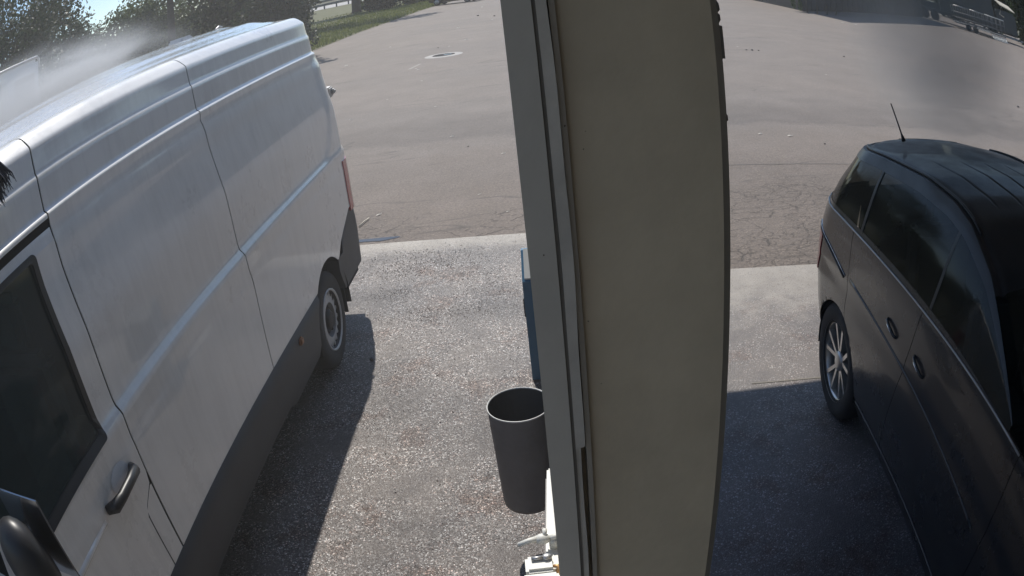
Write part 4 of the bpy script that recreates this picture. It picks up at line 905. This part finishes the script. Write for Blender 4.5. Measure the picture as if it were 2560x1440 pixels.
# ------------------------------------------------------------------ crash barrier
gr = thing('crash_barrier', 'steel crash barrier on posts along the far road', 'barrier', (0, 0, 0))
A, B = Vector((-36.5, 143.5, 0)), Vector((-20.0, 160.0, 0)); dv = (B - A); L = dv.length; dv.normalize(); pv = Vector((dv.y, -dv.x, 0))
A = A - dv * 12; L += 30
for k in range(int(L / 3.0) + 1):
    p = A + dv * 3.0 * k; b = MB(); b.box(p.x - .14, p.x + .14, p.y - .1, p.y + .1, -.05, 1.15); b.build('post', 'galvd', gr)
for z0 in (.95, 1.75):
    b = MB(); rows = []
    for q, dz in ((.1, -.22), (.16, -.1), (.1, 0), (.16, .1), (.1, .22)):
        rows.append([tuple(A + dv * (L * i / 20) + pv * q + Vector((0, 0, z0 + dz))) for i in range(21)])
    b.grid(rows); b.build('rail', 'galvd', gr)

# ------------------------------------------------------------------ parked dark car at the top of the yard
def saloon(name, label, loc, rz, m):
    c = thing(name, label, 'car', loc, rz)
    sec = [(-2.15, .45, .62, .72), (-2.1, .32, .85, .80), (-1.5, .25, .95, .88), (-.7, .24, .98, .9), (1.0, .24, 1.0, .9), (1.8, .28, .98, .86), (2.15, .35, .85, .78), (2.2, .5, .7, .7)]
    rows = []
    for y, z0, z1, hw in sec: rows.append([(-hw + .06, y, z0), (-hw, y, (z0 + z1) / 2), (-hw + .05, y, z1), (0, y, z1 + .04), (hw - .05, y, z1), (hw, y, (z0 + z1) / 2), (hw - .06, y, z0), (0, y, z0 - .02), (-hw + .06, y, z0)])
    b = MB(); b.grid(rows); b.add(rows[0][:8], [tuple(range(8))]); b.add(rows[-1][:8], [tuple(range(8))]); b.build('body', m, c)
    rows = [[(-.78, y0, .97), (-.6, y1, 1.42), (.6, y1, 1.42), (.78, y0, .97)] for y0, y1 in ((-1.5, -.8), (0, 0), (1.7, 1.0))]
    b = MB(); b.grid([rows[0], rows[1], rows[2]], False); b.add(rows[0], [(0, 1, 2, 3)]); b.add(rows[2], [(0, 1, 2, 3)]); b.build('cabin', 'dglass', c)
    for x in (-.82, .82):
        for y in (-1.35, 1.35):
            b = MB(); b.lathe([(.0, -.1), (.31, -.1), (.33, -.07), (.33, .07), (.31, .1), (0, .1)], 20, 'X', (x, y, .33)); wt = b.build('wheel', 'rubber', c)
            b = MB(); b.lathe([(.0, -.105), (.2, -.105), (.2, .105), (0, .105)], 16, 'X', (x, y, .33)); b.build('rim', 'steel', wt)
    b = MB(); b.box(-.8, .8, -2.22, -2.12, .36, .55, bev=.03); b.build('bumper', 'black', c)
    for x in (-.62, .62): b = MB(); b.box(x - .14, x + .14, -2.17, -2.10, .66, .8, bev=.02); b.build('headlight', 'chrome', c)
    return c
saloon('parked_car', 'dark car parked at the top of the yard, cut by the picture edge', (-1.95, 66.2, 0), 1.25, 'car')

# ------------------------------------------------------------------ right background: barn, cart, lorry, trailer
barn = thing('barn', 'long black boarded barn along the right edge of the yard', 'building', (17.9, 39.6, 0), math.atan2(17.5, 23.5))
b = MB(); b.prism([(.3, .03), (28, .03), (32, 9), (7, 9)], 6.2); b.build('wall', 'barn', barn)
for i in range(56):
    b = MB(); b.box(.02 + i * .5, .48 + i * .5, -.012 - .012 * (i % 2), .028, .05 + .04 * random.random(), 6.15); b.build('board', 'barn', barn)
b = MB(); b.prism([(-.2, -.4), (28.3, -.4), (32.5, 9.3), (6.9, 9.3)], .25, o=6.2); b.build('roof', 'roofm', barn)
for i, (x, y, hh) in enumerate([(18.05, 38.9, 1.0), (18.5, 38.4, .8), (19.3, 38.6, .7), (20.1, 38.9, .45)]):
    b = MB(); b.tube([(0, 0, 0), (.03 * i, .02, hh * .5), (.05, 0, hh)], [.045, .04, .035], 7); o = b.build('stake', 'bark', loc=(x, y, -.01))
    tag(o, ['tallest short stake at the left corner of the black barn', 'second short stake from the left corner of the black barn', 'third short stake along the foot of the black barn', 'lowest short stake along the foot of the black barn'][i], 'stake', 'stakes at the barn corner')
ct = thing('cart', 'dark tub on thin legs left of the weeds by the barn', 'cart', (19.6, 44.6, 0), .3)
b = MB(); b.box(-.55, .55, -.35, .35, .55, 1.15, bev=.1); b.build('tub', 'lorry', ct)
for x in (-.4, .4):
    for y in (-.25, .25): b = MB(); b.tube([(x * .9, y, .6), (x, y, 0)], [.06, .045], 7); b.build('leg', 'dark_steel', ct)
b = MB(); b.tube([(.5, -.2, 1.0), (1.1, -.2, 1.1)], .03, 6); b.build('handle', 'dark_steel', ct)
lo = thing('lorry', 'dark lorry with twin pale wheels behind the wire trailer', 'truck', (0, 0, 0))
def LP(az, d, z=0): return Vector((math.sin(R(az)) * d, math.cos(R(az)) * d, z))
c0 = LP(36.3, 71); lo.location = c0; lo.rotation_euler.z = R(-37)
b = MB(); b.box(-1.2, 12, .3, .9, .85, 1.2); b.box(-1.2, 12, 2.1, 2.6, .85, 1.2); b.build('chassis', 'dark_steel', lo)
b = MB(); b.box(1.6, 9.0, 0, 2.6, 1.25, 4.2, bev=.05); b.build('box_body', 'lorry', lo)
b = MB(); b.box(9.3, 12.3, .05, 2.55, .8, 3.4, bev=.25); cabm = b.build('cab', 'lorry', lo)
for i, x in enumerate((-.5, .75)):
    b = MB(); b.lathe([(.25, -.16), (.5, -.18), (.55, -.1), (.55, .1), (.5, .18), (0, .18)], 24, 'Z'); o = b.build('wheel', 'rubber', lo); o.rotation_euler = (R(90), 0, 0); o.location = (x, .15, .55)
    b = MB(); b.lathe([(.62, -.2), (.66, -.2), (.66, .2), (.62, .2)], 24, 'Z'); b.v = [v for v in b.v]; o2 = b.build('mudguard', 'galv', lo); o2.rotation_euler = (R(90), 0, 0); o2.location = (x, .15, .60)
b = MB(); b.box(-1.2, 1.55, .4, 2.5, 1.21, 1.9, bev=.05); b.build('load_bed', 'lorry', lo)
q = Matrix.Rotation(R(37), 4, 'Z') @ Matrix.Translation(LP(45.0, 62, 3.85) - c0)
b = MB(); b.box(-1.25, 1.25, -.6, .6, -.05, .05, q @ Matrix.Rotation(R(6), 4, 'Y') @ Matrix.Rotation(R(22), 4, 'X')); b.build('hatch_board', 'canvas', lo)
b = MB(); b.tube([q @ Vector((-.5, 0, -.1)), q @ Vector((-1.1, 0, -1.0)), q @ Vector((-.4, 0, -1.15))], .06, 6); b.build('strut', 'canvas', lo)
tl = thing('wire_trailer', 'wire sided flat trailer with a ramp in front of the dark lorry', 'trailer', LP(39.0, 66), R(-32))
b = MB(); b.box(0, 6.6, 0, 2.2, .5, .62); b.build('deck', 'galvd', tl)
b = MB()
for y in (0, 2.2):
    for i in range(12): b.tube([(i * .6, y, .55), (i * .6, y, 2.25)], .03, 5)
    for z in (1.1, 1.65): b.tube([(0, y, z), (6.6, y, z)], .03, 5)
b.build('mesh_side', 'galvd', tl)
for x0, x1 in ((0, 1.9), (2.1, 3.8), (3.95, 6.6)): b = MB(); b.tube([(x0, 0, 2.27), (x1, 0, 2.27)], .06, 6); b.build('top_rail', 'galv' if x0 < 3.9 else 'wpaint', tl)
b = MB()
for i in range(9): b.box(4.7 + i * .22, 4.82 + i * .22, -.9, -.05, .35, .42, Matrix.Translation((0, -.05, .6)) @ Matrix.Rotation(R(28), 4, 'X') @ Matrix.Translation((0, .05, -.6)))
b.build('ramp_slats', 'wpaint', tl)
b = MB(); b.box(2.6, 4.4, -.5, -.03, .52, .56, bev=.01); b.build('ramp_plate', 'wpaint', tl)
for x in (1.6, 2.5):
    b = MB(); b.lathe([(0, -.1), (.33, -.1), (.36, -.06), (.36, .06), (.33, .1), (0, .1)], 20, 'Z'); o = b.build('wheel', 'rubber', tl); o.rotation_euler = (R(90), 0, 0); o.location = (x, -.12, .36)
# far bushes closing the right corner
for i, (az, d, r, lab) in enumerate([(47.5, 84, (5, 3, 12), 'dark tall bush behind the right end of the lorry'), (43.5, 96, (6, 3, 12), 'dark wide bush behind the middle of the lorry'), (39, 98, (6, 3, 11), 'dark bush between the barn and the lorry')]):
    hedge('bush', lab, az, d, r, 'leafd', 6500, .34, 'bush')

# ------------------------------------------------------------------ white truck beyond the van at the left edge
wt = thing('box_truck', 'white box truck with a bright roof edge half hidden by spray at far left', 'truck', (-7.6, 10.3, 0), BAY * .2)
b = MB(); b.box(-2.4, 0, -6, 0, .9, 3.42, bev=.08); b.build('box_body', 'whitebody', wt)
b = MB(); b.tube([(-.02, -6, 3.43), (-.02, -.1, 3.43), (-.03, -.02, 3.38), (-.03, -.01, 3.2)], .03, 8); b.build('roof_rail', 'galv', wt)
b = MB(); b.box(-.0, .012, -1.0, -.25, 2.2, 3.15, bev=.004); b.build('side_panel', 'strip2', wt)
b = MB(); b.box(.02, .28, -1.85, -1.55, 2.88, 3.26, bev=.04); mb = b.build('mirror', 'wpaint', wt)
b = MB(); b.box(.08, .22, -1.87, -1.852, 3.0, 3.18); b.build('mirror_glass', 'dark_steel', mb)
for y in (-4.6, -1.2):
    b = MB(); b.lathe([(0, -.12), (.44, -.12), (.48, -.06), (.48, .06), (.44, .12), (0, .12)], 24, 'X', (-.2, y, .48)); b.build('wheel', 'rubber', wt)
b = MB(); b.box(-2.2, -.3, -6, -.1, .5, .89); b.build('chassis', 'dark_steel', wt)

# ------------------------------------------------------------------ spray mist
def mist(name, loc, r, rz, m):
    b = MB(); b.ball((0, 0, 0), 1, 3); o = b.build(name, m); o.location = loc; o.scale = r; o.rotation_euler.z = rz; o['kind'] = 'stuff'; return o
mist('mist_haze', (-2.45, 2.85, 2.60), (1.1, 2.0, .36), BAY, mat_mist('spray_mist', (.95, .97, 1), 4.0, 2.6, .36, .72, .4))
mist('mist_haze', (-3.9, 5.0, 2.65), (1.9, 2.6, .7), BAY, mat_mist('spray_haze', (.93, .96, 1), .13, 1.8, .36, .75, .4))
mist('mist_haze', (3.65, 4.9, 2.2), (1.0, 1.3, 1.15), BAY, mat_mist('bay_haze', (.90, .90, .91), 1.3, 1.2, .25, .7, .0))

# thin haze all round the bays, added to lift the dark tones
m = bpy.data.materials.new('lift_haze'); m.use_nodes = True; t = m.node_tree; t.nodes.remove(t.nodes['Principled BSDF'])
pv = N(t, 'ShaderNodeVolumePrincipled'); pv.inputs['Color'].default_value = (1, .97, .93, 1); pv.inputs['Density'].default_value = .009; pv.inputs['Anisotropy'].default_value = .3
t.links.new(pv.outputs[0], t.nodes['Material Output'].inputs['Volume'])
mist('mist_haze', (0, 4.5, 0), (10, 10, 6), 0, m)
